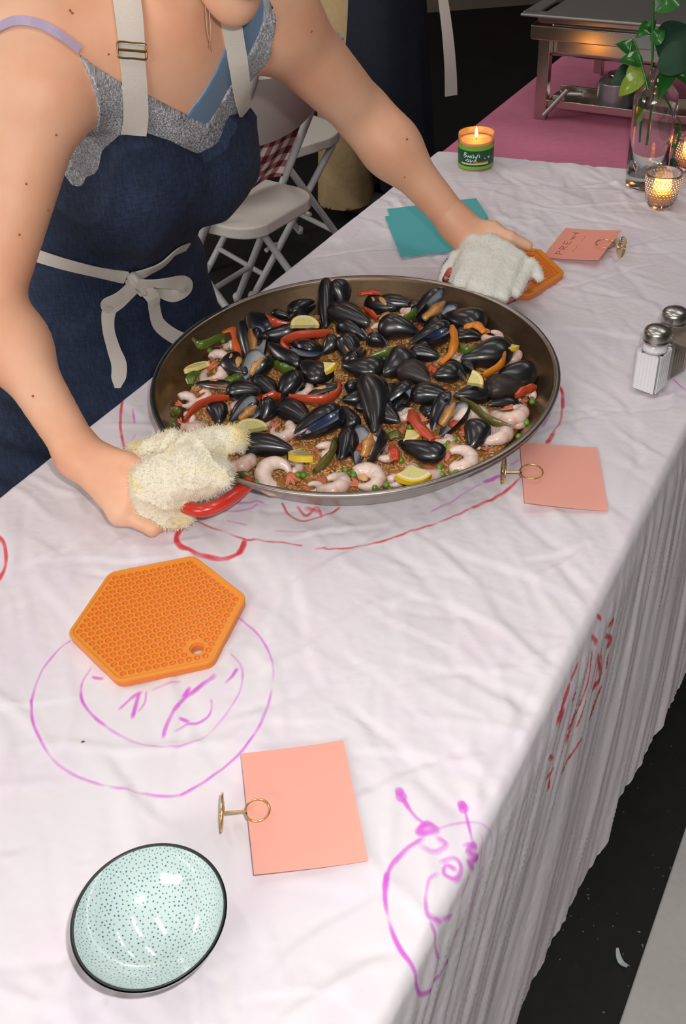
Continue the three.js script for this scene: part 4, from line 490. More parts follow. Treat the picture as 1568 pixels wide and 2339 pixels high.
{ // speckled bowl
  const c = [-0.1786,0.796,-0.4055], H = .048, R = .0605;
  const t = thing('speckled_bowl', 'small pale turquoise bowl with dark speckles and dark rim', 'bowl', [c[0], TT + .001, c[2]]);
  const N = 26, prof = (k, o) => { const a = k * 1.32; return [(R - .0012 + o) * Math.sin(a) / Math.sin(1.32), H - .0006 - (H - .0075 + o) * (Math.cos(a) - Math.cos(1.32)) / (1 - Math.cos(1.32))]; };
  const pts = []; for (let i = 0; i <= N; i++) pts.push(prof(i / N, 0));
  const g = lathe(pts, 96), p = g.attributes.position, uv = g.attributes.uv, arc = [0]; for (let i = 1; i <= N; i++) arc.push(arc[i - 1] + Math.hypot(pts[i][0] - pts[i - 1][0], pts[i][1] - pts[i - 1][1]));
  for (let i = 0; i < p.count; i++) { const s = arc[Math.round(uv.getY(i) * N)] / .21, a = Math.atan2(p.getZ(i), p.getX(i)); uv.setXY(i, .5 + s * Math.cos(a), .5 + s * Math.sin(a)); }
  const dots = canvasTex(1536, 1536, (g2, w) => {
    g2.fillStyle = 'rgb(205,224,222)'; g2.fillRect(0, 0, w, w); const grid = new Map(), S = w / .21, pts2 = [];
    for (let i = 0; i < 60000; i++) { const x = rnd() * w, y = rnd() * w, d = 24 + 5 * N3(x * .006, y * .006, 2), k0 = Math.floor(x / 32), k1 = Math.floor(y / 32); let ok = true; for (let a = -1; a <= 1 && ok; a++) for (let b = -1; b <= 1 && ok; b++) for (const q of grid.get((k0 + a) * 999 + k1 + b) || []) if (Math.hypot(q[0] - x, q[1] - y) < d) { ok = false; break; } if (!ok) continue; const key = k0 * 999 + k1; if (!grid.has(key)) grid.set(key, []); grid.get(key).push([x, y]); const r = rr(4.2, 6.4); g2.fillStyle = `rgba(${60 + rnd() * 30},${95 + rnd() * 25},${98 + rnd() * 20},${rr(.6, .95)})`; g2.beginPath(); g2.arc(x, y, r, 0, 7); g2.fill(); }
  });
  part('glazed_inside', g, phy({ map: dots, roughness: .12, clearcoat: 1, clearcoatRoughness: .06, side: THREE.DoubleSide }), t, 'speckled turquoise glaze');
  const outP = [[0, .004], [.022, .004], [.0235, 0], [.0275, 0], [.0285, .0045]]; for (let k = .5; k <= 1.001; k += .05) outP.push(prof(k, .003));
  part('bowl_outside', lathe(outP, 96), phy({ color: lin(.1, .11, .11), roughness: .3, clearcoat: .4 }), t, 'dark grey outside');
  part('rim', new THREE.TorusGeometry(R * .995, .0009, 8, 120).rotateX(Math.PI / 2).translate(0, H - .0008, 0), std({ color: lin(.03, .04, .04), roughness: .35 }), t, 'thin dark rim');
}
{ // salt and pepper shakers
  const clear = phy({ color: 0xffffff, roughness: .04, transmission: 1, thickness: 0, ior: 1.45 }), steel = std({ color: lin(.6, .59, .56), metalness: 1, roughness: .3 }), hole = std({ color: lin(.02, .02, .02), roughness: .8 });
  const fluted = (w, cut) => { const s = new THREE.Shape(), pts = []; for (let k = 0; k < 4; k++) { const a = k * Math.PI / 2, ca = Math.cos(a), sa = Math.sin(a); for (let i = 0; i <= 40; i++) { const x = -w + cut + (2 * w - 2 * cut) * i / 40, y = w - cut * .0 - .0011 * Math.abs(Math.sin(i / 40 * Math.PI * 6)) ** .6 * -1 - .0011; pts.push([x * ca - y * sa, x * sa + y * ca]); } } pts.reverse(); pts.forEach((p, i) => i ? s.lineTo(...p) : s.moveTo(...p)); s.closePath(); return s; };
  const tinted = phy({ color: lin(.8, .76, .7), roughness: .08, transmission: .9, thickness: 0, ior: 1.6, metalness: 0, clearcoat: 1, clearcoatRoughness: .05 });
  const build = (pos, turn, label, fill, lvl) => {
    const glass = lvl > .06 ? clear : tinted;
    const t = thing('shaker', label, 'shaker', pos, turn);
    const body = new THREE.ExtrudeGeometry(fluted(.0205, .003), { depth: .062, bevelEnabled: true, bevelSize: .0015, bevelThickness: .002, bevelSegments: 2 }).rotateX(-Math.PI / 2).translate(0, .002, 0);
    part('glass_body', body, glass, t); part('glass_shoulder', lathe([[0, .066], [.0195, .066], [.0188, .070], [.0162, .074], [.0150, .078], [0, .078]], 40), glass, t);
    const fg = lvl > .06 ? merge([new THREE.ExtrudeGeometry(fluted(.0188, .003), { depth: .058, bevelEnabled: false }).rotateX(-Math.PI / 2).translate(0, .0045, 0), lathe([[0, .0625], [.0175, .0625], [.0165, .068], [.0142, .073], [0, .0735]], 32)]) : new THREE.ExtrudeGeometry(fluted(.0186, .003), { depth: lvl, bevelEnabled: false }).rotateX(-Math.PI / 2).translate(0, .0045, 0);
    part('seasoning', fg, fill, t);
    const cap = part('cap', lathe([[.0148, .076], [.0182, .077], [.0186, .079], [.0178, .0805], [.0182, .0825], [.0182, .090], [.0172, .0935], [.0135, .0965], [.007, .0985], [0, .099]], 48), steel, t, 'domed steel cap');
    for (let i = 0; i < 13; i++) { const r = i ? (i < 5 ? .0045 : .009) : 0, a = i * (i < 5 ? 1.571 : .785); part('hole', new THREE.CylinderGeometry(.0007, .0007, .0012, 8).translate(Math.cos(a) * r, .0988 - r * r * 18, Math.sin(a) * r), hole, cap); }
  };
  const s1 = [0.4466,0.75,-1.1644], s2 = [0.4847,0.75,-1.2098];
  build([s1[0], TT + .0015, s1[2]], .78, 'fluted glass shaker filled with white salt', std({ color: lin(.88, .88, .9), roughness: .95 }), .07);
  build([s2[0], TT + .0015, s2[2]], .62, 'fluted glass shaker with a little brown pepper behind the salt', std({ color: lin(.16, .11, .07), roughness: 1 }), .03);
}
const flameMat = std({ color: 0x000000, emissive: 0xffd890, emissiveIntensity: 5 });
const flameGeo = (s) => lathe([[0, 0], [.0026, .003], [.0034, .007], [.0026, .013], [.001, .019], [0, .022]].map((p) => [p[0] * s, p[1] * s]), 16);
function flameLight(t, y, power) { const L = new THREE.PointLight(0xffa545, power, 0, 2); L.name = 'flame_light'; L.position.set(0, y, 0); L.castShadow = true; t.add(L); }
{ // green jar candle
  const c = [0.3375,0.75,-2.056], t = thing('jar_candle', 'lit candle in a green labelled glass jar on the white cloth', 'candle', [c[0], TT + .0015, c[2]], 1.97);
  const R = .0375;
  const lab = canvasTex(1024, 256, (g, w, h) => {
    g.fillStyle = 'rgb(14,82,52)'; g.fillRect(0, 0, w, h); g.fillStyle = 'rgb(128,196,52)'; g.fillRect(0, 0, w, 46); g.fillRect(0, h - 34, w, 34);
    g.strokeStyle = 'rgb(214,236,228)'; g.lineWidth = 9; g.lineCap = 'round'; const x0 = 560;
    const S = (p) => { g.beginPath(); p.forEach((q, i) => i ? g.lineTo(x0 + q[0], q[1]) : g.moveTo(x0 + q[0], q[1])); g.stroke(); };
    S([[0, 110], [8, 70], [26, 72], [14, 92], [34, 102], [6, 124]]); S([[40, 118], [52, 98], [62, 118], [72, 96], [80, 120]]); S([[92, 84], [96, 122]]); S([[104, 104], [116, 120], [130, 96], [118, 140]]); S([[146, 88], [150, 118]]);
    S([[20, 160], [40, 140], [56, 160], [40, 168]]); S([[66, 142], [70, 170], [90, 148]]); S([[98, 166], [112, 144], [124, 168]]); S([[196, 130], [204, 140]]); S([[232, 126], [250, 124], [244, 142]]);
    g.fillStyle = 'rgb(232,220,170)'; g.fillRect(x0 - 30, 184, 270, 18); g.fillStyle = 'rgb(196,120,24)'; g.fillRect(x0 + 100, 168, 140, 16);
  }); lab.wrapS = THREE.RepeatWrapping;
  part('label_band', new THREE.CylinderGeometry(R, R, .047, 64, 1, true).translate(0, .0275, 0), std({ map: lab, roughness: .4 }), t, 'green label with white script');
  part('glass_jar', lathe([[0, .001], [R * .94, .001], [R * .99, .004], [R * .992, .05], [R, .056], [R, .068], [R * .985, .0695], [R * .95, .0685], [R * .945, .057]], 64), phy({ color: lin(.98, .86, .6), transmission: .85, roughness: .08, thickness: 0, side: THREE.DoubleSide }), t);
  part('wax', lathe([[0, .004], [R * .93, .004], [R * .93, .056], [R * .8, .0545], [0, .054]], 48), phy({ color: lin(.9, .6, .3), roughness: .4, transmission: .15 }), t, 'warm yellow wax');
  part('wick', bar([0, .053, 0], [.0006, .061, 0], .0008, 6), std({ color: lin(.02, .02, .02) }), t);
  part('flame', flameGeo(1.05).translate(0, .0585, 0), flameMat, t, 'small bright flame'); flameLight(t, .068, .01);
}
// votive cups with knobbed glass
{
  const gl = phy({ color: 0xffffff, transmission: 1, thickness: .0025, roughness: .06, ior: 1.48 }), wax = phy({ color: lin(.92, .62, .12), roughness: .5, transmission: .35 });
  const prof = (y) => .0225 + .0105 * Math.pow(y / .066, .7), knob = new THREE.SphereGeometry(.0021, 10, 8);
  const cupG = lathe([[0, .0015], [.0185, 0], [.0215, .003], ...[.012, .024, .036, .048, .06].map((y) => [prof(y), y]), [.0335, .0655], [.0325, .067], [.0312, .0655], ...[.058, .045, .03, .016].map((y) => [prof(y) - .0028, y]), [.019, .0105], [0, .0095]], 56);
  const kn = []; for (let r = 0; r < 9; r++) { const y = .017 + r * .0053, R = prof(y) + .0002; for (let i = 0; i < 30; i++) { const a = (i + (r & 1) * .5) / 30 * 6.2832; kn.push(knob.clone().translate(Math.cos(a) * R, y, Math.sin(a) * R)); } }
  const knG = merge(kn);
  const v = (pos, label) => { const t = thing('votive_candle', label, 'candle', pos); part('glass_cup', cupG, gl, t); part('glass_knobs', knG, gl, t, 'rows of round glass knobs'); part('wax', lathe([[0, .0115], [.0185, .0115], [.0205, .022], [.0215, .03], [.02, .0305], [0, .029]], 32), wax, t, 'amber wax'); part('wick', bar([0, .028, 0], [.0004, .034, 0], .0007, 6), std({ color: lin(.02, .02, .02) }), t); part('flame', flameGeo(.75).translate(0, .032, 0), flameMat, t, 'small bright flame'); flameLight(t, .041, .007); };
  const a = [0.6443,0.75,-1.774], b = [0.7535,0.75,-1.9454]; v([a[0], TT + .0015, a[2]], 'lit votive candle in knobbed glass in front of the vase'); v([b[0], TT + .001, b[2]], 'lit votive candle in knobbed glass behind the vase on the pink cloth');
}
{ // vase with a leafy vine
  const c = [0.6472,0.75,-1.8828], t = thing('glass_vase', 'tall clear glass bottle vase holding a green vine', 'vase', [c[0], TT + .0015, c[2]]);
  const R = .0375;
  part('glass_bottle', lathe([[0, .003], [R * .9, 0], [R, .004], [R * 1.02, .02], [R * 1.08, .1], [R * 1.1, .155], [R * 1.02, .175], [R * .7, .19], [R * .42, .2], [R * .4, .222], [R * .46, .225], [R * .4, .2255], [R * .33, .222], [R * .35, .2], [R * .64, .188], [R * .95, .173], [R * 1.02, .155], [R * 1.0, .1], [R * .94, .026], [0, .024]], 56), phy({ color: 0xffffff, transmission: 1, thickness: .003, roughness: .03, ior: 1.48, attenuationColor: new THREE.Color(.75, .85, .82), attenuationDistance: .08 }), t);
  const grn = phy({ color: lin(.02, .14, .018), roughness: .3, clearcoat: .35 }), lite = phy({ color: lin(.2, .3, .02), roughness: .35, clearcoat: .3 }), drk = phy({ color: lin(.006, .05, .02), roughness: .65 });
  const rel = (p) => [p[0] - c[0], p[1] - TT - .0015, p[2] - c[2]];
  const vine = thing('vine_cutting', 'green leafy vine cutting standing in the clear bottle vase', 'plant', [c[0], TT + .0015, c[2]]);
  const stems = [[[0.6233,0.84,-1.8746], [0.6312,0.88,-1.9094], [0.62,0.94,-1.8644], [0.6258,0.98,-1.8704], [0.6141,1.05,-1.8587], [0.6088,1.09,-1.8549]], [[0.6235,0.85,-1.8335], [0.6456,0.9,-1.8991], [0.6405,0.95,-1.8782], [0.6477,0.99,-1.8552], [0.6727,1.01,-1.8566]], [[0.6125,0.95,-1.8322], [0.5976,1,-1.8594], [0.5917,1.02,-1.8931], [0.5887,1,-1.8905]], [[0.6368,0.95,-1.8657], [0.6923,0.88,-1.8999], [0.7125,0.85,-1.9114], [0.7017,0.81,-1.8949], [0.6944,0.78,-1.8841]], [[0.6205,0.95,-1.8432], [0.5997,0.96,-1.8537], [0.5767,0.95,-1.8678]]];
  for (const s of stems) part('stem', tube(s.map(rel), .0022, 40, 7), grn, vine);
  function leaf(a, b, wd, m, lift = .01) {   // from stalk to tip, folded along the midrib
    const P = A3(rel(a)), Q = A3(rel(b)), d = Q.clone().sub(P), L = d.length(), nrm = V(.15, .75, .62), sd = new THREE.Vector3().crossVectors(d, nrm).normalize(), up = new THREE.Vector3().crossVectors(sd, d).normalize(), pos = [], idx = [], n = 14, w = 6;
    for (const s of [0, 1]) for (let i = 0; i <= n; i++) for (let j = 0; j <= w; j++) { const u = i / n, q = -1 + 2 * j / w, h = wd * 1.3 * Math.pow(Math.sin(Math.PI * Math.pow(u, .8)), .8) * (1 - .25 * u), p = P.clone().addScaledVector(d, u).addScaledVector(sd, q * h).addScaledVector(up, lift * Math.sin(u * 3.1) + Math.abs(q) * h * .28 - s * .0006); pos.push(p.x, p.y, p.z); }
    const W = w + 1, B = (n + 1) * W; for (let s = 0; s < 2; s++) for (let i = 0; i < n; i++) for (let j = 0; j < w; j++) { const k = s * B + i * W + j; s ? idx.push(k, k + W, k + 1, k + 1, k + W, k + W + 1) : idx.push(k, k + 1, k + W, k + 1, k + W + 1, k + W); }
    const g = new THREE.BufferGeometry(); g.setAttribute('position', new THREE.Float32BufferAttribute(pos, 3)); g.setIndex(idx); g.computeVertexNormals(); part('leaf', g, m, vine, m === lite ? 'yellow-green leaf' : undefined);
  }
  leaf([0.6191,1.07,-1.8724], [0.6705,1.09,-1.8903], .018, grn); leaf([0.6364,1.03,-1.9305], [0.5992,1.02,-1.9029], .012, grn); leaf([0.5983,0.99,-1.903], [0.5765,1,-1.9474], .015, grn); leaf([0.611,0.98,-1.8745], [0.5732,0.98,-1.9074], .014, grn); leaf([0.6146,0.97,-1.8684], [0.5824,0.95,-1.8798], .017, lite); leaf([0.6132,0.97,-1.8551], [0.5711,0.93,-1.8711], .015, lite); leaf([0.6043,0.96,-1.8989], [0.558,0.95,-1.8861], .016, drk); leaf([0.629,1,-1.8506], [0.7008,1.03,-1.9172], .03, drk); leaf([0.6218,0.99,-1.8346], [0.6868,0.99,-1.8169], .03, drk); leaf([0.6634,0.98,-1.8884], [0.6337,0.93,-1.8347], .014, grn); leaf([0.6629,0.97,-1.8555], [0.6964,0.94,-1.845], .013, grn); leaf([0.627,1.03,-1.8931], [0.6107,1.04,-1.9022], .012, grn); leaf([0.6968,0.8,-1.888], [0.6927,0.775,-1.8816], .007, drk); leaf([0.7017,0.84,-1.8937], [0.6853,0.86,-1.8999], .005, grn); leaf([0.6979,0.82,-1.8794], [0.6861,0.81,-1.9056], .005, grn); leaf([0.6177,1.02,-1.8619], [0.6387,1.04,-1.8631], .012, grn); leaf([0.6182,0.9,-1.9058], [0.616,0.86,-1.9034], .01, lite);
}
{ // chafing dish on the pink cloth
  const o = [0.5401,0.75,-2.3421], steel = std({ color: lin(.5, .47, .42), metalness: 1, roughness: .22 }), tray = std({ color: lin(.34, .35, .33), metalness: .9, roughness: .45 }), can = std({ color: lin(.3, .3, .33), metalness: .8, roughness: .35 }), blk = std({ color: lin(.02, .02, .02), roughness: .4 });
  const e = V(...[0.6956,0.75,-2.2347]).sub(V(...o)).setY(0).normalize(), t = thing('chafing_dish', 'steel chafing dish stand with pan and fuel cans on pink cloth', 'chafing dish', [o[0], TT - .004, o[2]], Math.atan2(-e.z, e.x));
  // local x runs along the front, -z to the back
  const L = .56, D = .34, H = .2;
  part('water_pan', merge([box(L + .04, .012, D + .04, L / 2 - .0, H + .012, -D / 2), box(L, .075, D, L / 2, H - .03, -D / 2, .012)]), steel, t);
  part('tray_lip', merge([box(L + .1, .006, .035, L / 2, H + .026, .03), box(L + .1, .006, .035, L / 2, H + .026, -D - .03), box(.035, .006, D + .06, -.035, H + .026, -D / 2), box(.035, .006, D + .06, L + .035, H + .026, -D / 2)]), tray, t);
  part('tray_floor', box(L + .02, .004, D + .02, L / 2, H + .022, -D / 2), tray, t);
  part('frame', merge([box(L + .06, .03, .006, L / 2, H - .012, .026), box(L + .06, .03, .006, L / 2, H - .012, -D - .026), box(.006, .03, D + .05, -.03, H - .012, -D / 2), box(.006, .03, D + .05, L + .03, H - .012, -D / 2)]), steel, t);
  for (const x of [.0, L]) for (const z of [.02, -D - .02]) part('leg', merge([box(.026, H - .02, .004, x, (H - .02) / 2, z, .001), box(.004, H - .02, .02, x + (x ? -.012 : .012), (H - .02) / 2, z - .008 * Math.sign(z), .001)]), steel, t);
  part('shelf', merge([box(L, .018, .005, L / 2, .035, .012), box(L, .018, .005, L / 2, .035, -.1), box(L, .003, .11, L / 2, .03, -.045)]), steel, t);
  part('shelf_bracket', merge([box(.03, .012, .03, .04, .05, 0), bar([.01, .01, .02], [.06, .07, .01], .006), bar([.045, .06, .01], [.09, .06, .0], .006)]), tray, t);
  for (const x of [.155, .40]) { const f = part('fuel_can', lathe([[0, .032], [.041, .032], [.042, .034], [.042, .082], [.04, .085], [.03, .087], [.0295, .093], [.02, .094], [0, .0935]], 40).translate(x, 0, -.045), can, t, 'grey fuel can'); part('can_lid', lathe([[.0, .0945], [.022, .0945], [.023, .1], [.018, .102], [0, .1015]], 32).translate(x, 0, -.045), steel, f); }
}

// ---------- the cook ----------
const skinOf = (p) => { const a = N3(p[0] * 9, p[1] * 9, p[2] * 9), b = N3(p[0] * 35, p[1] * 35, p[2] * 35 + 5), c = N3(p[0] * 110, p[1] * 110, p[2] * 110 + 9), k = a * .13 + b * .06 + c * .04; return [.87 + k * .25, .475 + k * .6, .30 + k * .55]; };
const skinMat = phy({ vertexColors: true, roughness: .5, sheen: .2, sheenRoughness: .5, sheenColor: new THREE.Color(1, .7, .6) });
const skinned = (g, base) => paint(g, (x, y, z) => skinOf([x + base[0], y + base[1], z + base[2]]));
const sub3 = (a, b) => [a[0] - b[0], a[1] - b[1], a[2] - b[2]], dot3 = (a, b) => a[0] * b[0] + a[1] * b[1] + a[2] * b[2], add3 = (a, b, k = 1) => [a[0] + b[0] * k, a[1] + b[1] * k, a[2] + b[2] * k];
const cross3 = (a, b) => [a[1] * b[2] - a[2] * b[1], a[2] * b[0] - a[0] * b[2], a[0] * b[1] - a[1] * b[0]], norm3 = (a) => { const l = Math.hypot(...a); return [a[0] / l, a[1] / l, a[2] / l]; };
function handField(h) {
  return (p) => {
    let d = 9; for (let i = 0; i < 4; i++) d = smin(d, cone(p, h.wrist, h.mcp[i], .0175, .0125), .02);
    d = smin(d, cone(p, h.mcp[0], h.mcp[3], .012, .011), .014);
    for (let i = 0; i < 4; i++) { let f = cone(p, h.mcp[i], h.pip[i], .0112 - (i === 3 ? .0015 : 0), .0098 - (i === 3 ? .001 : 0)); f = smin(f, cone(p, h.pip[i], h.dip[i], .0098 - (i === 3 ? .001 : 0), .0084), .005); if (h.tip) f = smin(f, cone(p, h.dip[i], h.tip[i], .0084, .007), .005); d = smin(d, f, .007); }
    let t = cone(p, h.thumb[0], h.thumb[1], .0165, .0135); t = smin(t, cone(p, h.thumb[1], h.thumb[2], .0125, .0115), .006); t = smin(t, cone(p, h.thumb[2], h.thumb[3], .0115, .0085), .006);
    d = smin(d, t, .014); return smin(d, cone(p, h.wrist, h.fore, .026, .03), .02);
  };
}
const cook = (() => {
  const M = [-.186, 1.175, -1.415], A = [.766, 0, -.643], U = [.369, .82, .439], F = [.527, -.574, .628];
  const loc = (p) => { const d = sub3(p, M); return [dot3(d, A), dot3(d, U), dot3(d, F)]; };
  const wor = (a, b, c) => add3(add3(add3(M, A, a), U, b), F, c);
  const s1 = [-.335, 1.178, -1.285], s2 = [-.040, 1.178, -1.535], e1 = [-.440, .956, -1.176], w1 = [-.322, .827, -1.002], e2 = [.083, 1.012, -1.62], w2 = [.227, .845, -1.555];
  const Wc = [-.374, .83, -1.573], Hc = [-.41, .70, -1.63], Fh = [.643, 0, .766];
  const girA = add3(s1, A, .035), girB = add3(s2, A, -.035), nk0 = wor(0, .02, -.015);
  const hC = [-.083, 1.376, -1.329], hF = norm3([.60, -.46, .65]), hU = norm3(sub3([.33, .88, .28], [0, 0, 0])), hR = norm3(cross3(hU, hF)), hU2 = cross3(hF, hR);
  const hloc = (p) => { const d = sub3(p, hC); return [dot3(d, hR), dot3(d, hU2), dot3(d, hF)]; }, hwor = (a, b, c) => add3(add3(add3(hC, hR, a), hU2, b), hF, c);
  const nk1 = hwor(0, -.07, -.03);
  function torso(p, k = .05) {
    const [a, b, c] = loc(p); let d = ell(a + .005, b + .14, c + .004, .146, .19, .104);
    const lw = sub3(p, Wc), wa = dot3(lw, A), wy = dot3(lw, U), wf = dot3(lw, F); d = smin(d, ell(wa, wy - .03, wf + .005, .126, .2, .098), k + .02);
    const lh = sub3(p, Hc); d = smin(d, ell(dot3(lh, A), lh[1], dot3(lh, Fh), .168, .16, .122), k + .03);
    d = smin(d, cone(p, girA, girB, .05, .05), k); for (const s of [-1, 1]) d = smin(d, Math.hypot(a - s * .07 + .005, b + .165, c - .07) - .06, k * .8);
    return d;
  }
  const ch = hwor(0, -.108, .062), n0 = hwor(0, .01, .085), n1 = hwor(0, -.028, .104);
  function head(p) {
    const [a, b, c] = hloc(p); let d = ell(a, b - .03, c + .012, .074, .095, .095); d = smin(d, ell(a, b + .04, c - .028, .057, .08, .062), .04); d = smin(d, ball(p, ch, .024), .04);
    d = smin(d, cone(p, n0, n1, .008, .0125), .014); d = smin(d, ell(a, b + .062, c - .085, .024, .0055, .012), .008); d = smin(d, ell(a, b + .076, c - .083, .021, .007, .012), .008);
    for (const s of [-1, 1]) { d = smin(d, ell(a - s * .075, b + .01, c + .005, .008, .03, .018), .008); d = Math.max(d, -(Math.hypot(a - s * .031, b - .008, c - .098) - .0165)); d = smin(d, Math.hypot(a - s * .031, b - .006, c - .082) - .0125, .003); }
    return d;
  }
  const kneeL = [-.50, .45, -1.60], kneeR = [-.36, .45, -1.72];
  function body(p) {
    let d = torso(p);
    let n = cone(p, nk0, nk1, .056, .05); n = smin(n, cone(p, wor(-.155, .02, -.055), wor(.11, .02, -.065), .07, .062), .05); n = smin(n, cone(p, wor(0, .055, -.03), add3(s1, A, .01), .04, .045), .03); n = smin(n, cone(p, wor(0, .055, -.03), add3(s2, A, -.01), .04, .045), .03); d = smin(d, n, .04);
    for (const [s, e, w] of [[s1, e1, w1], [s2, e2, w2]]) {
      let r = smin(ball(p, s, .062), cone(p, s, e, .058, .043), .03); const mid = add3(e, sub3(w, e), .28); r = smin(r, cone(p, e, w, .041, .027), .02); r = smin(r, ball(p, mid, .044), .04); d = smin(d, r, .022);
    }
    if (p[1] > 1.15) d = smin(d, head(p), .02);
    if (p[1] < .75) for (const [k, s] of [[kneeL, -1], [kneeR, 1]]) { const hp = add3(add3(Hc, A, s * .085), [0, 1, 0], -.03), an = [k[0] - .02, .08, k[2] - .02]; let r = smin(cone(p, hp, k, .085, .058), cone(p, k, an, .056, .036), .03); r = smin(r, cone(p, [an[0], .035, an[2]], [an[0] + .11, .028, an[2] + .12], .034, .026), .02); d = smin(d, r, .03); }
    return d;
  }
  
  const base = [Hc[0], 0, Hc[2]], t = thing('person', 'person in a denim apron and silver top leaning over the pan', 'person', base);
  const hand1 = { wrist: w1, fore: add3(w1, sub3(e1, w1), .25), mcp: [[-0.2549,0.815,-0.9649], [-0.2593,0.806,-0.9509], [-0.2633,0.797,-0.9379], [-0.2692,0.788,-0.9278]], pip: [[-0.2168,0.806,-0.9542], [-0.2191,0.793,-0.9416], [-0.2227,0.782,-0.9251], [-0.2308,0.774,-0.9117]], dip: [[-0.2052,0.788,-0.9581], [-0.2071,0.778,-0.9475], [-0.2107,0.77,-0.9347], [-0.219,0.768,-0.9272]], tip: [[-0.2039,0.775,-0.9681], [-0.2084,0.768,-0.9555], [-0.211,0.764,-0.9453], [-0.2141,0.764,-0.9372]], thumb: [[-0.2878,0.828,-0.9904], [-0.2559,0.833,-0.9678], [-0.2301,0.836,-0.9456], [-0.2082,0.834,-0.9308]] };
  const hand2 = { wrist: w2, fore: add3(w2, sub3(e2, w2), .25), mcp: [[0.2828,0.815,-1.5188], [0.2681,0.808,-1.5165], [0.2542,0.803,-1.5197], [0.2395,0.803,-1.5291]], pip: [[0.3011,0.79,-1.5257], [0.2849,0.785,-1.5158], [0.2687,0.782,-1.515], [0.2506,0.785,-1.5219]], dip: [[0.2971,0.772,-1.5409], [0.2816,0.77,-1.5278], [0.2668,0.768,-1.5278], [0.2516,0.77,-1.5363]], tip: [[0.2911,0.765,-1.5567], [0.277,0.764,-1.5443], [0.2652,0.763,-1.5451], [0.2513,0.765,-1.5535]], thumb: [[0.2495,0.842,-1.5436], [0.2831,0.84,-1.5349], [0.3084,0.832,-1.5121], [0.3369,0.82,-1.5065]] };
  const bodyG = netMesh(body, [-.66, .0, -1.86], [.27, 1.17, -.95], .0085, base), bodyG2 = netMesh(body, [-.42, 1.14, -1.62], [.08, 1.53, -1.15], .006, base);
  const hG = [hand1, hand2].map((h) => { const all = [h.wrist, h.fore, ...h.mcp, ...h.pip, ...h.dip, ...h.tip, ...h.thumb], lo = [0, 1, 2].map((k) => Math.min(...all.map((q) => q[k])) - .04), hi = [0, 1, 2].map((k) => Math.max(...all.map((q) => q[k])) + .04); return netMesh(handField(h), lo, hi, .0032, base, null, .001); });
  // the body is one mesh: torso, limbs, head and finely meshed hands
  part('body', paint(mergeGeometries([bodyG, bodyG2, ...hG]), (x, y, z) => { const p = add3([x, y, z], base), c = skinOf(p), [a, b, f] = hloc(p), lip = Math.abs(a) < .026 && Math.abs(b + .069) < .012 && f > .075; return lip ? [.66, .22, .18] : c; }), skinMat, t);
  const moleG = new THREE.SphereGeometry(.0017, 8, 6), moleM = std({ color: lin(.36, .13, .07), roughness: .6 });
  for (const m of [[-0.3113,1.1447,-1.2234], [-0.3066,1.0882,-1.3455], [-0.3738,1.0431,-1.1763], [-0.2069,1.1803,-1.3158], [-0.2424,1.2129,-1.294], [-0.2797,1.2621,-1.3044], [-0.3409,1.0571,-1.2121], [0.1463,0.9888,-1.5627], [0.0082,1.1743,-1.4868], [-0.3542,1.0984,-1.1954], [0.1407,0.9322,-1.5519], [-0.3696,0.8935,-1.0397], [-0.2776,1.2594,-1.3035]]) { const q0 = sub3(m, base), o = new THREE.Mesh(moleG, moleM); o.name = 'mole'; o.position.set(...q0); o.scale.setScalar(rr(.7, 1.2)); t.add(o); }
  // hair
  const hairF = (p) => { const [a, b, c] = hloc(p); let d = Math.max(ell(a, b - .038, c + .022, .086, .104, .104), -(c - .045 + Math.max(0, -b) * .9)); d = smin(d, cone(p, hwor(0, .03, -.11), hwor(0, -.16, -.12), .045, .02), .03); return d + .003 * Math.sin(a * 220 + b * 60); };
  const hm = std({ color: lin(.5, .33, .14), roughness: .5 }), hair = part('hair', netMesh(hairF, [-.26, 1.2, -1.55], [.12, 1.54, -1.2], .007, base), hm, t, 'blond hair tied back');
  for (const s of [[[-0.1193,1.2733,-1.3441], [-0.1202,1.2473,-1.3291], [-0.1216,1.2228,-1.3282], [-0.1199,1.1955,-1.3446]], [[-0.1151,1.273,-1.3439], [-0.1158,1.2429,-1.3254], [-0.1177,1.2183,-1.3245], [-0.1236,1.2001,-1.3419]]]) part('hair_strand', tube(s.map((p) => sub3(p, base)), .0006, 24, 5), std({ color: lin(.72, .5, .28), roughness: .5 }), hair);
  for (const s of [-1, 1]) { const g = new THREE.SphereGeometry(.0122, 16, 12); g.translate(...sub3(hwor(s * .031, .006, .0835), base)); const eye = part('eye', g, std({ color: lin(.75, .72, .68), roughness: .2 }), t); part('iris', new THREE.SphereGeometry(.0056, 14, 10).translate(...sub3(hwor(s * .031, .002, .0912), base)), std({ color: lin(.06, .09, .12), roughness: .15 }), eye); part('eyebrow', tube([hwor(s * .014, .026, .094), hwor(s * .03, .031, .09), hwor(s * .046, .026, .078)].map((q) => sub3(q, base)), .0022, 14, 6), hm, t); }
  // ---- silver top
  const pL = [-0.2747,1.2241,-1.271], pC = [-0.1502,1.0866,-1.3881], pR = [-0.0569,1.2126,-1.4536];
  const nL = norm3(cross3(sub3(pC, pL), F)), nR = norm3(cross3(sub3(pR, pC), F)); const oL = dot3(nL, U) > 0 ? 1 : -1, oR = dot3(nR, U) > 0 ? 1 : -1;
  const fL = (p) => oL * dot3(sub3(p, pC), nL), fR = (p) => oR * dot3(sub3(p, pC), nR);
  const arm1 = add3(s1, A, -.035), arm2 = add3(s2, A, .05), roll0 = [-0.2125,1.1526,-1.3191], roll1 = [-0.1814,1.1185,-1.3503], rollC = [-0.1502,1.0866,-1.3881];
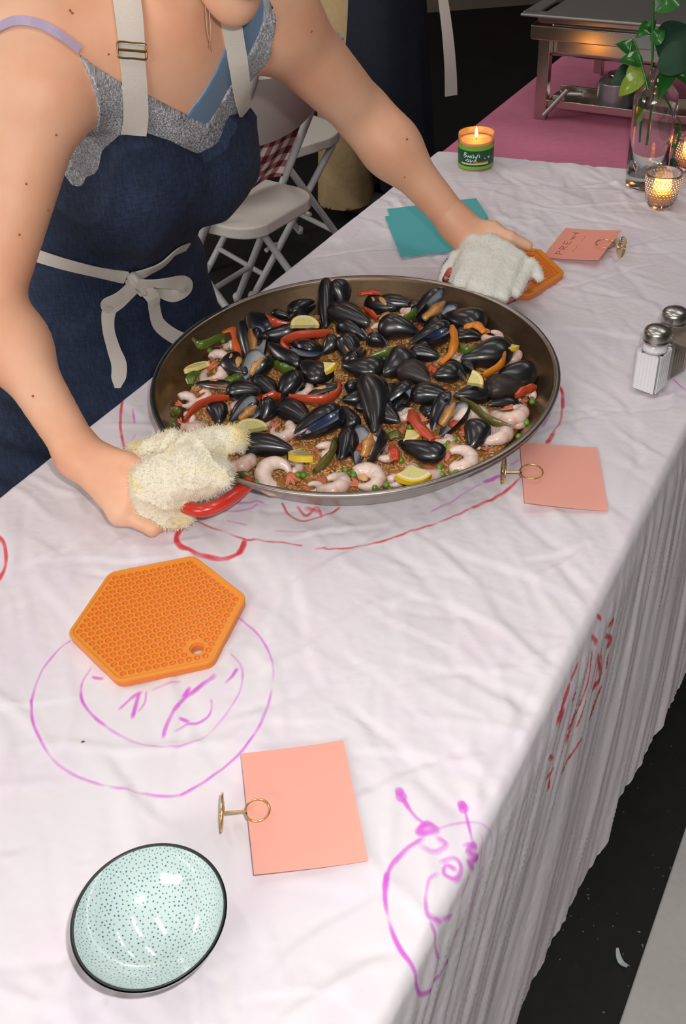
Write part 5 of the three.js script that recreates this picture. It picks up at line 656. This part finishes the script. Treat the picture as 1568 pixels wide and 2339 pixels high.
  const [h1, h2, h3] = [[-0.2772,1.2287,-1.2729], [-0.2638,1.1624,-1.268], [-0.3309,1.0519,-1.3554]].map(loc), hd = 2 * (h1[0] * (h2[1] - h3[1]) + h2[0] * (h3[1] - h1[1]) + h3[0] * (h1[1] - h2[1])), hq = [h1, h2, h3].map((k) => k[0] ** 2 + k[1] ** 2);
  const hcx = (hq[0] * (h2[1] - h3[1]) + hq[1] * (h3[1] - h1[1]) + hq[2] * (h1[1] - h2[1])) / hd, hcy = (hq[0] * (h3[0] - h2[0]) + hq[1] * (h1[0] - h3[0]) + hq[2] * (h2[0] - h1[0])) / hd, hr = Math.hypot(h1[0] - hcx, h1[1] - hcy), hole1 = (p) => { const k = loc(p); return hr - Math.hypot(k[0] - hcx, k[1] - hcy); };   // round armhole
  const kA = [-0.0456,1.2196,-1.4674], kB = [-0.0606,1.1479,-1.4577], kN0 = norm3(cross3(sub3(kB, kA), F)), kS = dot3(kN0, A) > 0 ? 1 : -1, armPlane = (p) => kS * dot3(sub3(p, kA), kN0);
  const arms = (p) => Math.max(-cone(p, arm1, e1, .07, .085), hole1(p), -cone(p, arm2, e2, .06, .085), armPlane(p));
  const topF = (p) => { const [a, b] = loc(p); let d = Math.max(Math.min(torso(p), body(p) + sstep(-.07, -.12, b) * .05) - .0045 - .0016 * Math.sin(b * 90 + a * 60 + N3(a * 20, b * 20, 1) * 3), Math.min(fL(p), fR(p)), arms(p), -.34 - b, b > -.1 ? -.02 - loc(p)[2] : -9); d = smin(d, Math.min(cone(p, roll0, roll1, .004, .007), cone(p, roll1, rollC, .007, .007)), .008); return d; };
  const uvT = (p) => { const [a, b, c] = loc(p); return [a + c * .6, b + c * .3]; };
  const glit = dataTex(512, (x, y, n) => { const h = Math.abs(Math.sin((x * 12.9898 + y * 78.233) * 43.5453) * 43758.5453) % 1, w = tileN(x, y, n, 110, 2), ln = .5 + .5 * Math.sin((x + y) * .9); const k = h > .93 ? .55 + (h - .93) * 6 : .0; const l = .66 + w * .22 + ln * .06 + k * .7; return [l, l * 1.02, l * 1.06]; }); glit.repeat.set(2.6, 2.6);
  const glitN = dataTex(512, (x, y) => { const h1 = Math.abs(Math.sin((x * 12.9898 + y * 78.233) * 3.1) * 43758.5453) % 1, h2 = Math.abs(Math.sin((x * 39.3468 + y * 11.135) * 7.7) * 24634.6345) % 1; return [.5 + (h1 - .5) * .7, .5 + (h2 - .5) * .7, .9]; }, false); glitN.repeat.set(2.6, 2.6);
  const topM = std({ map: glit, normalMap: glitN, metalness: .15, roughness: .4 });
  const bx = [[-.40, .82, -1.74], [.06, 1.32, -1.16]];
  const top = part('camisole', netMesh(topF, ...bx, .0038, base, uvT), topM, t, 'sparkling silver cowl neck top');
  const linF = (p) => { const [a, b] = loc(p); return Math.max(Math.min(torso(p), body(p)) - .0025, Math.min(fL(p) + .004, fR(p) - .042), arms(p) + .004, -.2 - b, -.02 - loc(p)[2]); };
  part('lining', netMesh(linF, ...bx, .0045, base, uvT), phy({ color: lin(.17, .27, .4), roughness: .4, sheen: .5, sheenColor: new THREE.Color(.6, .75, 1), sheenRoughness: .4 }), top, 'blue grey satin lining');
  const chest = (p) => Math.min(body(p), topF(p));
  const sp = [[-0.3821,1.2391,-1.2975], [-0.3627,1.2521,-1.286], [-0.3387,1.2592,-1.281], [-0.3133,1.2545,-1.2772], [-0.2902,1.2403,-1.2736], [-0.273,1.2244,-1.2732]].map((q) => snap(body, q, .003));
  part('shoulder_strap', ribbon(sp.map((q) => sub3(q, base)), sp.map((q) => grad(body, q)), () => .012, .0016), phy({ color: lin(.62, .52, .72), roughness: .35, transmission: .25, thickness: 0 }), top, 'translucent lilac strap');
  // ---- denim apron
  const q = [[-0.2602,1.1117,-1.3266], [-0.2258,1.1074,-1.3352], [-0.1948,1.0852,-1.3562], [-0.1654,1.0525,-1.3923], [-0.1394,1.0611,-1.4148], [-0.1174,1.0907,-1.4302], [-0.1035,1.0834,-1.4907]].map(loc);
  const lft = [[-0.2607,1.1104,-1.3274], [-0.2936,1.0663,-1.3446], [-0.3448,1.0221,-1.3827], [-0.3984,0.9609,-1.4229], [-0.4647,0.8846,-1.4635]].map(loc).map((k, i) => [k[0] - [0, .004, .014, .03, .045][i], k[1], k[2]]);
  const pw = (arr, x, ix, iy) => { const s = arr; if ((x - s[0][ix]) * Math.sign(s[s.length - 1][ix] - s[0][ix]) <= 0) return s[0][iy]; for (let i = 0; i < s.length - 1; i++) { const t0 = (x - s[i][ix]) / (s[i + 1][ix] - s[i][ix]); if (t0 >= 0 && t0 <= 1) return lerp(s[i][iy], s[i + 1][iy], t0); } return s[s.length - 1][iy]; };
  const skirt = (p) => {
    const t0 = clamp((.88 - p[1]) / .56, 0, 1), cx = lerp(Wc[0] + .01, -.435, t0), cz = lerp(Wc[2] + .01, -1.565, t0), x = p[0] - cx, z = p[2] - cz, la = x * A[0] + z * A[2], fo = x * Fh[0] + z * Fh[2], an = Math.atan2(la, fo), k = Math.sqrt(t0);
    const rl = lerp(.136, .27, k) * (1 + .022 * Math.sin(an * 7 + p[1] * 3) * k), rf = lerp(.112, .165, k) * (1 + .03 * Math.sin(an * 7 + 1 + p[1] * 3) * k);
    return Math.max((Math.hypot(la / rl, fo / rf) - 1) * Math.min(rl, rf), .33 - p[1], p[1] - .9);
  };
  const apronF = (p) => {
    const [a, b, c] = loc(p); let d = torso(p, .09) - .0115 - .0045 * N3(a * 14 + b * 5, b * 7 - a * 4, c * 6 + 3) - .0022 * Math.sin(a * 60 + b * 12 + N3(a * 8, b * 8, 2) * 4) * sstep(-.05, -.2, b) - .0016 * N3(a * 30, b * 16 + a * 20, 7);
    const top0 = pw(q, a, 0, 1); d = Math.max(d, (b - top0) * .8, (pw(lft, b, 1, 0) - a) * .7, (a - q[6][0] - .012 - Math.max(0, q[6][1] - b) * .55) * .7, -(c + .05));
    let s = skirt(p) - .0025 * N3(p[0] * 10 + p[1] * 20, p[1] * 22, p[2] * 10) - .004 * Math.pow(Math.max(0, N3(p[0] * 5 - p[1] * 4, p[1] * 16, p[2] * 5)), 1) * 2;
    return smin(d, s, .022);
  };
  
  const uvA = (p) => { const x = p[0] - Wc[0], z = p[2] - Wc[2]; return [x * A[0] + z * A[2] + (x * Fh[0] + z * Fh[2]) * .5, p[1]]; };
  const denim = dataTex(512, (x, y, n) => { const tw = .5 + .5 * Math.sin((x + y * 1.0) * Math.PI / 4), slub = tileN(x, y * .2 + 3, n, 60, 1), sl2 = tileN(x * .25, y, n, 60, 4), big = tileN(x, y, n, 5, 8), sp = Math.abs(Math.sin(x * 12.9898 + y * 78.233) * 43758.5453) % 1; const l = .68 + tw * .2 + slub * .28 + sl2 * .2 + big * .15 + (sp - .5) * .4; return [.17 * l, .24 * l, .365 * l]; }); denim.repeat.set(5, 5);
  const denimN = dataTex(256, (x, y, n) => .5 + .3 * Math.sin((x + y) * Math.PI / 4) + tileN(x, y, n, 30, 2) * .3, false); denimN.repeat.set(8, 8);
  const apron = part('apron', netMesh(apronF, [-.72, .3, -1.86], [.02, 1.2, -1.2], .0048, base, uvA), std({ map: denim, roughness: .85, bumpMap: denimN, bumpScale: .0006 }), t, 'dark blue denim bib apron');
  const cottonTex = dataTex(256, (x, y, n) => { const l = .86 + .05 * Math.sin(x * Math.PI / 2) * Math.sin(y * Math.PI / 2) + tileN(x, y, n, 20) * .06; return [l, l * .975, l * .93]; }); cottonTex.repeat.set(30, 30);
  const cotton = std({ map: cottonTex, roughness: .9, side: THREE.DoubleSide });
  const strap = (pts, f, off, w, par, name, lab, th = .0022) => { const s = pts.map((k, i) => snap(f, k, typeof off === 'function' ? off(i) : off)); return part(name, ribbon(s.map((k) => sub3(k, base)), s.map((k) => grad(f, k)), typeof w === 'number' ? () => w : w, th, 50), cotton, par, lab); };
  const upper = (p) => Math.min(torso(p) - .006, apronF(p), body(p));
  const stL = strap([[-0.2167,1.2848,-1.3692], [-0.2162,1.2609,-1.3428], [-0.2167,1.2356,-1.3236], [-0.2184,1.2089,-1.3106], [-0.223,1.1688,-1.3066], [-0.2311,1.1331,-1.3196], [-0.2404,1.1007,-1.3348]], upper, .004, .033, apron, 'neck_strap', 'off-white cotton neck strap');
  strap([[-0.2155,1.2848,-1.3688], [-0.2162,1.2609,-1.3428], [-0.2172,1.2358,-1.3234], [-0.2187,1.2164,-1.3129]], upper, .0075, .034, stL, 'strap_overlap');
  { const r = [[-0.0994,1.1867,-1.4051], [-0.1014,1.1585,-1.4082], [-0.104,1.1216,-1.4284], [-0.1082,1.0796,-1.4637]].map((k) => snap(upper, k, .006)); r.unshift(add3(r[0], sub3(r[0], r[1]), 1.3)); r.unshift(add3(r[0], sub3(r[0], r[1]), .8)); const nn = norm3([.45, .25, .85]); part('neck_strap', ribbon(r.map((k) => sub3(k, base)), r.map(() => nn), () => .028, .0022, 40), cotton, apron, 'off-white cotton neck strap'); }
  { const c0 = snap(upper, [-0.2192,1.2105,-1.3105], .008), g0 = grad(upper, c0), up = norm3(sub3([-0.2172,1.2358,-1.3234], [-0.221,1.1899,-1.3055])), sd = norm3(cross3(up, g0)); const rel = (x, y) => sub3(add3(add3(c0, sd, x), up, y), base); part('buckle', tube([[-.0185, -.008], [-.017, -.0088], [0, -.0088], [.017, -.0088], [.0185, -.008], [.0188, 0], [.0185, .008], [.017, .0088], [0, .0088], [-.017, .0088], [-.0185, .008], [-.0188, 0]].map((k) => rel(...k)), .0013, 90, 6, true), std({ color: lin(.4, .28, .12), metalness: 1, roughness: .35 }), stL, 'brass slide buckle'); part('buckle_bar', bar(rel(-.0185, 0), rel(.0185, 0), .0016), std({ color: lin(.4, .28, .12), metalness: 1, roughness: .35 }), stL); }
  // waist tie with a bow
  const tie = strap([[-0.4945,0.8861,-1.5089], [-0.458,0.9018,-1.4535], [-0.4265,0.9011,-1.429], [-0.3924,0.8939,-1.4157], [-0.3483,0.8796,-1.4123], [-0.3117,0.8565,-1.4336]], apronF, .004, .023, apron, 'waist_tie', 'off-white cotton waist tie tied in a bow');
  strap([[-0.3059,0.8517,-1.4393], [-0.2781,0.8584,-1.4437], [-0.2562,0.8619,-1.4588], [-0.2352,0.8752,-1.468], [-0.2199,0.8654,-1.5094]], apronF, .004, (k) => .024 - .008 * k, apron, 'waist_tie');
  strap([[-0.3097,0.8463,-1.4388], [-0.3313,0.8307,-1.4312], [-0.346,0.8102,-1.4262], [-0.3534,0.7826,-1.4163], [-0.3532,0.7445,-1.4174], [-0.3515,0.7152,-1.418], [-0.3617,0.6799,-1.4126]], apronF, (i) => [.02, .022, .016, .014, .014, .016, .02][i], (k) => .022 + .003 * Math.sin(k * 9) - (k > .93 ? (k - .93) * .2 : 0), apron, 'tie_tail');
  strap([[-0.2917,0.8387,-1.4512], [-0.2894,0.8149,-1.4599], [-0.2915,0.7881,-1.4591], [-0.2881,0.7584,-1.4618], [-0.2732,0.7275,-1.4784], [-0.257,0.7083,-1.4948]], apronF, (i) => [.02, .022, .016, .014, .016, .018][i], (k) => .022 + .003 * k, apron, 'tie_tail');
  strap([[-0.2966,0.8519,-1.4434], [-0.2723,0.856,-1.4493], [-0.2554,0.8326,-1.4854], [-0.2509,0.8073,-1.4995], [-0.2614,0.8001,-1.4892], [-0.2794,0.8254,-1.4635], [-0.2971,0.8443,-1.4468]], apronF, (i) => [.016, .026, .032, .03, .02, .012, .01][i], (k) => .018 + .008 * Math.sin(k * 3.14), apron, 'bow_loop');
  strap([[-0.3112,0.8507,-1.4364], [-0.33,0.8416,-1.4289], [-0.3473,0.8303,-1.4259], [-0.3457,0.8191,-1.4267], [-0.3275,0.8297,-1.4328], [-0.3116,0.8428,-1.4385]], apronF, (i) => [.016, .024, .026, .02, .012, .01][i], (k) => .016 + .006 * Math.sin(k * 3.14), apron, 'bow_loop');
  { const k0 = snap(apronF, [-0.3054,0.8534,-1.4389], .012), k1 = snap(apronF, [-0.2942,0.8396,-1.4498], .012), f = (p) => smin(cone(p, k0, k1, .0115, .0095), cone(p, add3(k0, [0, .008, 0]), add3(k1, [0, -.008, .004]), .008, .008), .004) + .0012 * Math.sin(p[0] * 500 + p[1] * 300); const lo = k0.map((v, i) => Math.min(v, k1[i]) - .03), hi = k0.map((v, i) => Math.max(v, k1[i]) + .03); part('bow_knot', netMesh(f, lo, hi, .0025, base, null, .0008), cotton, apron); }
  return { body, e1, w1 };
})();

// ---------- towels ----------
function towel(name, label, blobs, k, foldF, lo, hi, colFn, nTuft, len) {
  const base = [(lo[0] + hi[0]) / 2, lo[1] + .01, (lo[2] + hi[2]) / 2], t = thing(name, label, 'towel', base);
  const f = (p) => { let d = 9; for (const [a, b, r0, r1] of blobs) d = smin(d, cone(p, a, b, r0, r1), k); return d + foldF(p); };
  const g = netMesh(f, lo, hi, .003, base, null, .0012); paint(g, (x, y, z) => colFn([x + base[0], y + base[1], z + base[2]]));
  const m = std({ vertexColors: true, roughness: 1 }); part('towel_cloth', g, m, t);
  const p = g.attributes.position, n = g.attributes.normal, c = g.attributes.color, tuft = new THREE.InstancedMesh(new THREE.ConeGeometry(.00042, len, 4).translate(0, len * .4, 0), std({ roughness: 1 }), nTuft), M4 = new THREE.Matrix4(), q = new THREE.Quaternion(), cc = new THREE.Color();
  for (let i = 0; i < nTuft; i++) { const v = Math.floor(rnd() * p.count), d = V(n.getX(v) + rr(-.6, .6), n.getY(v) + rr(-.6, .6), n.getZ(v) + rr(-.6, .6)).normalize(); q.setFromUnitVectors(V(0, 1, 0), d); M4.compose(V(p.getX(v) + rr(-.0015, .0015), p.getY(v) + rr(-.001, .001), p.getZ(v) + rr(-.0015, .0015)), q, V(1, rr(.5, 1.5), 1)); tuft.setMatrixAt(i, M4); tuft.setColorAt(i, cc.setRGB(c.getX(v), c.getY(v), c.getZ(v))); }
  tuft.name = 'terry_pile'; tuft.userData = { kind: 'stuff' }; t.add(tuft); return t;
}
{
  const bl = [[[-0.2437,0.826,-0.9901], [-0.2029,0.834,-0.9921], .02, .02], [[-0.2292,0.826,-0.9439], [-0.1807,0.836,-0.9505], .024, .026], [[-0.2056,0.818,-0.929], [-0.1495,0.822,-0.9389], .02, .018], [[-0.2285,0.81,-0.9335], [-0.2099,0.79,-0.9223], .02, .018], [[-0.1813,0.842,-0.9727], [-0.1543,0.846,-0.9754], .016, .015], [[-0.1543,0.846,-0.9754], [-0.1227,0.846,-0.9849], .013, .016], [[-0.1755,0.83,-0.9378], [-0.1408,0.82,-0.9508], .018, .012], [[-0.232,0.79,-0.9316], [-0.1903,0.78,-0.9219], .014, .01]];
  const fold = (p) => { const w = N3(p[0] * 14, p[1] * 14, p[2] * 14) * .03, s = (p[0] * .55 + p[2] * .8 + p[1] * .6 + w) * 170; return .0045 * Math.abs(Math.sin(s * .62)) ** .7 - .0022 + .0038 * N3(p[0] * 38, p[1] * 38, p[2] * 38) + .0012 * N3(p[0] * 120, p[1] * 120, p[2] * 120); };
  const all = bl.flatMap((b) => [b[0], b[1]]), lo = [0, 1, 2].map((i) => Math.min(...all.map((q) => q[i])) - .035), hi = [0, 1, 2].map((i) => Math.max(...all.map((q) => q[i])) + .035); lo[1] = Math.max(lo[1], .757);
  towel('terry_towel', 'cream shaggy terry towel wrapped round the pan handle in the bent hand', bl, .02, fold, lo, hi, (p) => { const k = N3(p[0] * 22, p[1] * 22, p[2] * 22), y = Math.max(0, N3(p[0] * 28 + 5, p[1] * 28, p[2] * 28) - .15); return [.86 + k * .06, .81 + k * .07 - y * .15, .66 + k * .08 - y * .6]; }, 9000, .0048);
}
{
  const bl = [[[0.2482,0.828,-1.5134], [0.209,0.812,-1.4073], .015, .011], [[0.238,0.822,-1.5117], [0.2069,0.806,-1.4319], .012, .01], [[0.2719,0.832,-1.5003], [0.2283,0.814,-1.3896], .016, .011], [[0.2912,0.828,-1.479], [0.2492,0.812,-1.3709], .016, .011], [[0.3129,0.82,-1.4598], [0.2721,0.806,-1.3643], .013, .009], [[0.3303,0.813,-1.4492], [0.2956,0.803,-1.3808], .011, .008], [[0.3378,0.808,-1.4393], [0.3396,0.804,-1.4224], .009, .007], [[0.2154,0.812,-1.4941], [0.2033,0.8,-1.489], .012, .009], [[0.2043,0.798,-1.4962], [0.1893,0.785,-1.4694], .009, .007], [[0.2577,0.83,-1.5006], [0.22,0.812,-1.4024], .013, .01], [[0.2828,0.83,-1.4926], [0.2394,0.812,-1.3813], .013, .01], [[0.3038,0.824,-1.469], [0.2609,0.808,-1.3709], .013, .009]];
  const fold = (p) => .0016 * N3(p[0] * 40, p[1] * 40, p[2] * 40) + .0007 * N3(p[0] * 150, p[1] * 150, p[2] * 150);
  const all = bl.flatMap((b) => [b[0], b[1]]), lo = [0, 1, 2].map((i) => Math.min(...all.map((q) => q[i])) - .03), hi = [0, 1, 2].map((i) => Math.max(...all.map((q) => q[i])) + .03); lo[1] = Math.max(lo[1], .757);
  const bp = [0.202,0.806,-1.501];
  towel('terry_towel', 'white terry towel with a blue stripe over the far pan handle', bl, .0085, fold, lo, hi, (p) => { const k = N3(p[0] * 25, p[1] * 25, p[2] * 25), b = Math.hypot(p[0] - bp[0], p[1] - bp[1], p[2] - bp[2]) < .011; return b ? [.06, .14, .36] : [.85 + k * .04, .85 + k * .04, .78 + k * .05]; }, 5000, .0024);
}
// ---------- folding chairs ----------
function foldingChair(label, pos, yaw, sl, hw, group) {
  const t = thing('folding_chair', label, 'chair', pos, yaw, group), wh = std({ color: lin(.74, .72, .66), roughness: .45 }), tb = std({ color: lin(.62, .64, .64), roughness: .4 }), r = .0115;
  const zb = (y) => .2 - y * sl;
  for (const s of [-1, 1]) { part('front_leg', bar([s * hw, .0, zb(0)], [s * hw, .87, zb(.87)], r), tb, t); part('rear_leg', bar([s * (hw - .026), .42, .15], [s * (hw - .026), .0, -.23], r), tb, t); part('foot_cap', new THREE.SphereGeometry(.0155, 12, 8).translate(s * hw, .014, zb(0) - .004), wh, t); part('foot_cap', new THREE.SphereGeometry(.0155, 12, 8).translate(s * (hw - .026), .014, -.225), wh, t); part('pivot_bolt', new THREE.CylinderGeometry(.007, .007, .05, 10).rotateZ(Math.PI / 2).translate(s * (hw - .012), .235, .0 + .01), tb, t); }
  part('cross_bar', bar([-hw, .14, zb(.14)], [hw, .14, zb(.14)], .009), tb, t); part('cross_bar', bar([-hw + .026, .07, -.17], [hw - .026, .07, -.17], .009), tb, t);
  const s = new THREE.Shape(), w = hw - .03; s.moveTo(-w + .05, -.2); s.lineTo(w - .05, -.2); s.quadraticCurveTo(w, -.19, w + .012, -.12); s.lineTo(w + .02, .12); s.quadraticCurveTo(w, .2, w - .08, .215); s.lineTo(-w + .08, .215); s.quadraticCurveTo(-w, .2, -w - .02, .12); s.lineTo(-w - .012, -.12); s.quadraticCurveTo(-w, -.19, -w + .05, -.2);
  const sg = new THREE.ExtrudeGeometry(s, { depth: .022, bevelEnabled: true, bevelSize: .006, bevelThickness: .006, bevelSegments: 3, curveSegments: 8 }).rotateX(Math.PI / 2).translate(0, .445, 0);
  part('seat', sg, wh, t, 'cream plastic seat');
  const bg = box(2 * hw - .02, .2, .016, 0, 0, 0, .006), bp = bg.attributes.position; for (let i = 0; i < bp.count; i++) bp.setZ(i, bp.getZ(i) - .03 * (1 - (bp.getX(i) / hw) ** 2)); const b2 = new THREE.BoxGeometry(2 * hw - .02, .21, .014, 14, 4, 1), q = b2.attributes.position; for (let i = 0; i < q.count; i++) q.setZ(i, q.getZ(i) - .03 * (1 - (q.getX(i) / hw) ** 2)); b2.computeVertexNormals(); b2.rotateX(-Math.atan(sl)).translate(0, .765, zb(.765)); part('backrest', b2, wh, t, 'cream plastic backrest');
  return t;
}
foldingChair('white folding chair with a red checked cloth beside the cook', [-.249, 0, -2.742], -2.243, .568, .17);
foldingChair('white folding chair standing in front of the khaki trousers', [-.144, 0, -3.244], 2.18, .62, .17);
{
  const ging = canvasTex(512, 512, (g, w) => { g.fillStyle = 'rgb(236,228,224)'; g.fillRect(0, 0, w, w); const n = 8, c = w / n; for (let i = 0; i < n; i += 2) { g.fillStyle = 'rgba(110,28,32,.55)'; g.fillRect(i * c, 0, c, w); g.fillRect(0, i * c, w, c); } for (let i = 0; i < n; i += 2) for (let j = 0; j < n; j += 2) { g.fillStyle = 'rgba(92,16,20,.75)'; g.fillRect(i * c, j * c, c, c); } });
  const a = [-0.2136,0.62,-2.6127], b = [-0.0244,0.62,-2.8651], c = [-0.0877,0.47,-2.8419], d = [-0.3172,0.46,-2.6852], n = 24, pos = [], uv = [], idx = [];
  for (let s = 0; s < 2; s++) for (let i = 0; i <= n; i++) for (let j = 0; j <= n; j++) { const u = i / n, v = j / n; const p = [0, 1, 2].map((k) => lerp(lerp(a[k], b[k], u), lerp(d[k], c[k], u), v)); p[2] += .012 * Math.sin(u * 11 + v * 3); p[1] += .006 * Math.sin(u * 7 + 2) - s * .002 - .01 * Math.sin(v * 3.14); pos.push(p[0] - d[0], p[1] - d[1], p[2] - d[2]); uv.push(u * 1.35 + v * .25, v * .95 - u * .3); }
  const W = n + 1, B = W * W; for (let s = 0; s < 2; s++) for (let i = 0; i < n; i++) for (let j = 0; j < n; j++) { const k = s * B + i * W + j; idx.push(k, k + 1, k + W, k + 1, k + W + 1, k + W); }
  const g = new THREE.BufferGeometry(); g.setAttribute('position', new THREE.Float32BufferAttribute(pos, 3)); g.setAttribute('uv', new THREE.Float32BufferAttribute(uv, 2)); g.setIndex(idx); g.computeVertexNormals(); ging.wrapS = ging.wrapT = THREE.RepeatWrapping;
  single('checked_cloth', g, std({ map: ging, roughness: .95, side: THREE.DoubleSide }), 'red and white checked cloth hanging from the folding chair', 'cloth', d);
}
// ---------- the person standing behind ----------
{
  const c = [.17, 0, -3.76], t = thing('person', 'person in khaki trousers and long navy apron standing behind the tables', 'person', c);
  const kh = std({ map: dataTex(256, (x, y, n) => { const l = 1 + tileN(x, y, n, 6) * .12 + tileN(x, y, n, 60, 3) * .08; return [.82 * l, .72 * l, .54 * l]; }), roughness: .9 }), nv = std({ map: dataTex(256, (x, y, n) => { const l = 1 + tileN(x, y, n, 6) * .15 + tileN(x, y, n, 70, 3) * .2; return [.12 * l, .155 * l, .215 * l]; }), roughness: .85 }), sh = std({ color: lin(.1, .1, .11), roughness: .9 });
  const fwd = [.94, 0, .34], lat = [-.34, 0, .94], L = (p) => { const d = sub3(p, c); return [d[0] * lat[0] + d[2] * lat[2], p[1], d[0] * fwd[0] + d[2] * fwd[2]]; };
  const W = (a, y, f) => [c[0] + lat[0] * a + fwd[0] * f, y, c[2] + lat[2] * a + fwd[2] * f];
  const leg = (s, r, y0) => [[W(s * .09, .9, 0), W(s * .1, .5, -.0), r * 1.12, r], [W(s * .1, .5, 0), W(s * .12, y0, -.03), r, r * 1.02]];
  const tr = (p) => { let d = 9; for (const s of [-1, 1]) for (const q of leg(s, .105, .0)) d = smin(d, cone(p, ...q), .03); const [a, y, f] = L(p); d = smin(d, ell(a, y - .93, f, .19, .16, .135), .06); return Math.max(d + .004 * N3(p[0] * 12, p[1] * 5, p[2] * 12), y - 1.02, .045 - y); };
  const bodyF = (p) => { const [a, y, f] = L(p); let d = ell(a, y - 1.22, f, .17, .26, .11); d = smin(d, ell(a, y - .93, f, .16, .14, .12), .06); d = smin(d, cone(p, W(-.17, 1.42, 0), W(.17, 1.42, 0), .055, .055), .06); d = smin(d, cone(p, W(0, 1.45, 0), W(0, 1.58, .02), .052, .05), .03); d = smin(d, ell(a, y - 1.68, f - .02, .074, .115, .092), .03); d = smin(d, cone(p, W(0, 1.67, .11), W(0, 1.645, .125), .008, .012), .012); for (const s of [-1, 1]) { d = smin(d, ell(a - s * .075, y - 1.67, f - .01, .008, .03, .018), .008); const e = W(s * .25, 1.14, .02), w = W(s * .16, 1.0, .22); d = smin(d, smin(cone(p, W(s * .19, 1.41, 0), e, .055, .042), cone(p, e, w, .041, .028), .02), .025); d = smin(d, smin(cone(p, w, W(s * .12, .99, .3), .027, .02), cone(p, W(s * .13, 1.0, .26), W(s * .09, 1.02, .28), .014, .01), .02), .02); for (let i = 0; i < 4; i++) d = smin(d, cone(p, W(s * (.145 - i * .018), .99 - i * .004, .3), W(s * (.13 - i * .018), .95, .345), .0095, .008), .008); d = smin(d, smin(cone(p, W(s * .09, .9, 0), W(s * .1, .5, 0), .08, .055), cone(p, W(s * .1, .5, 0), W(s * .11, .08, -.05), .052, .035), .03), .03); } return d; };
  part('body', skinned(netMesh(bodyF, [-.15, .03, -4.2], [.78, 1.84, -3.3], .011, c), c), skinMat, t);
  part('trousers', netMesh(tr, [-.12, .02, -4.15], [.62, 1.05, -3.4], .012, c), kh, t, 'loose khaki trousers');
  for (const s of [-1, 1]) { const f = (p) => Math.max(smin(cone(p, W(s * .11, .05, -.06), W(s * .115, .04, .12), .045, .038), cone(p, W(s * .11, .08, -.05), W(s * .11, .05, .02), .05, .045), .03), .002 - p[1]); const q = W(s * .11, 0, 0); part('shoe', netMesh(f, [q[0] - .22, 0, q[2] - .22], [q[0] + .25, .16, q[2] + .22], .01, c), sh, t); }
  part('shirt', netMesh((p) => { const [a, y, f] = L(p); let d = bodyF(p) - .012; return Math.max(d, .98 - y, y - 1.47, y - 1.47 + 0, Math.abs(a) - .235); }, [-.1, .96, -4.15], [.75, 1.5, -3.35], .011, c), sh, t, 'dark shirt');
  const ap = part('apron', netMesh((p) => { const [a, y, f] = L(p), k = clamp((1.0 - y) / .8, 0, 1), rl = lerp(.19, .24, k), rf = lerp(.15, .2, k), an = Math.atan2(a, f); let d = (Math.hypot(a / rl, (f - .09) / rf) - 1) * rf - .004 * Math.sin(an * 8 + y * 2); d = Math.max(d, .13 - y, y - 1.02, -.05 + Math.max(0, (.8 - y)) * .3 - f); let b = Math.max(bodyF(p) - .022, .98 - y, y - 1.36, Math.abs(a) - .14 + Math.max(0, y - 1.2) * .3, .02 - f); return smin(d, b, .01); }, [-.1, .1, -4.15], [.72, 1.4, -3.35], .011, c), nv, t, 'long navy apron');
  const tiePts = [[-.03, .95, .03], [-.005, .74, .05], [0, .6, .055], [.004, .45, .06]];
  const q0 = [0.4411,0.76,-3.663], q1 = [[.455, .76, -3.52], [.468, .66, -3.5], [.478, .55, -3.49], [.482, .455, -3.49]];
  part('tie_tail', ribbon(q1.map((p) => sub3(p, c)), q1.map(() => [.1, .35, .93]), (k) => .032 + .012 * k, .003, 24), std({ color: lin(.7, .66, .62), roughness: .9, side: THREE.DoubleSide }), ap, 'off-white apron tie hanging down');
}

scene.traverse((o) => { if (o.isMesh) { o.castShadow = true; o.receiveShadow = true; } });
renderer.render(scene, camera);
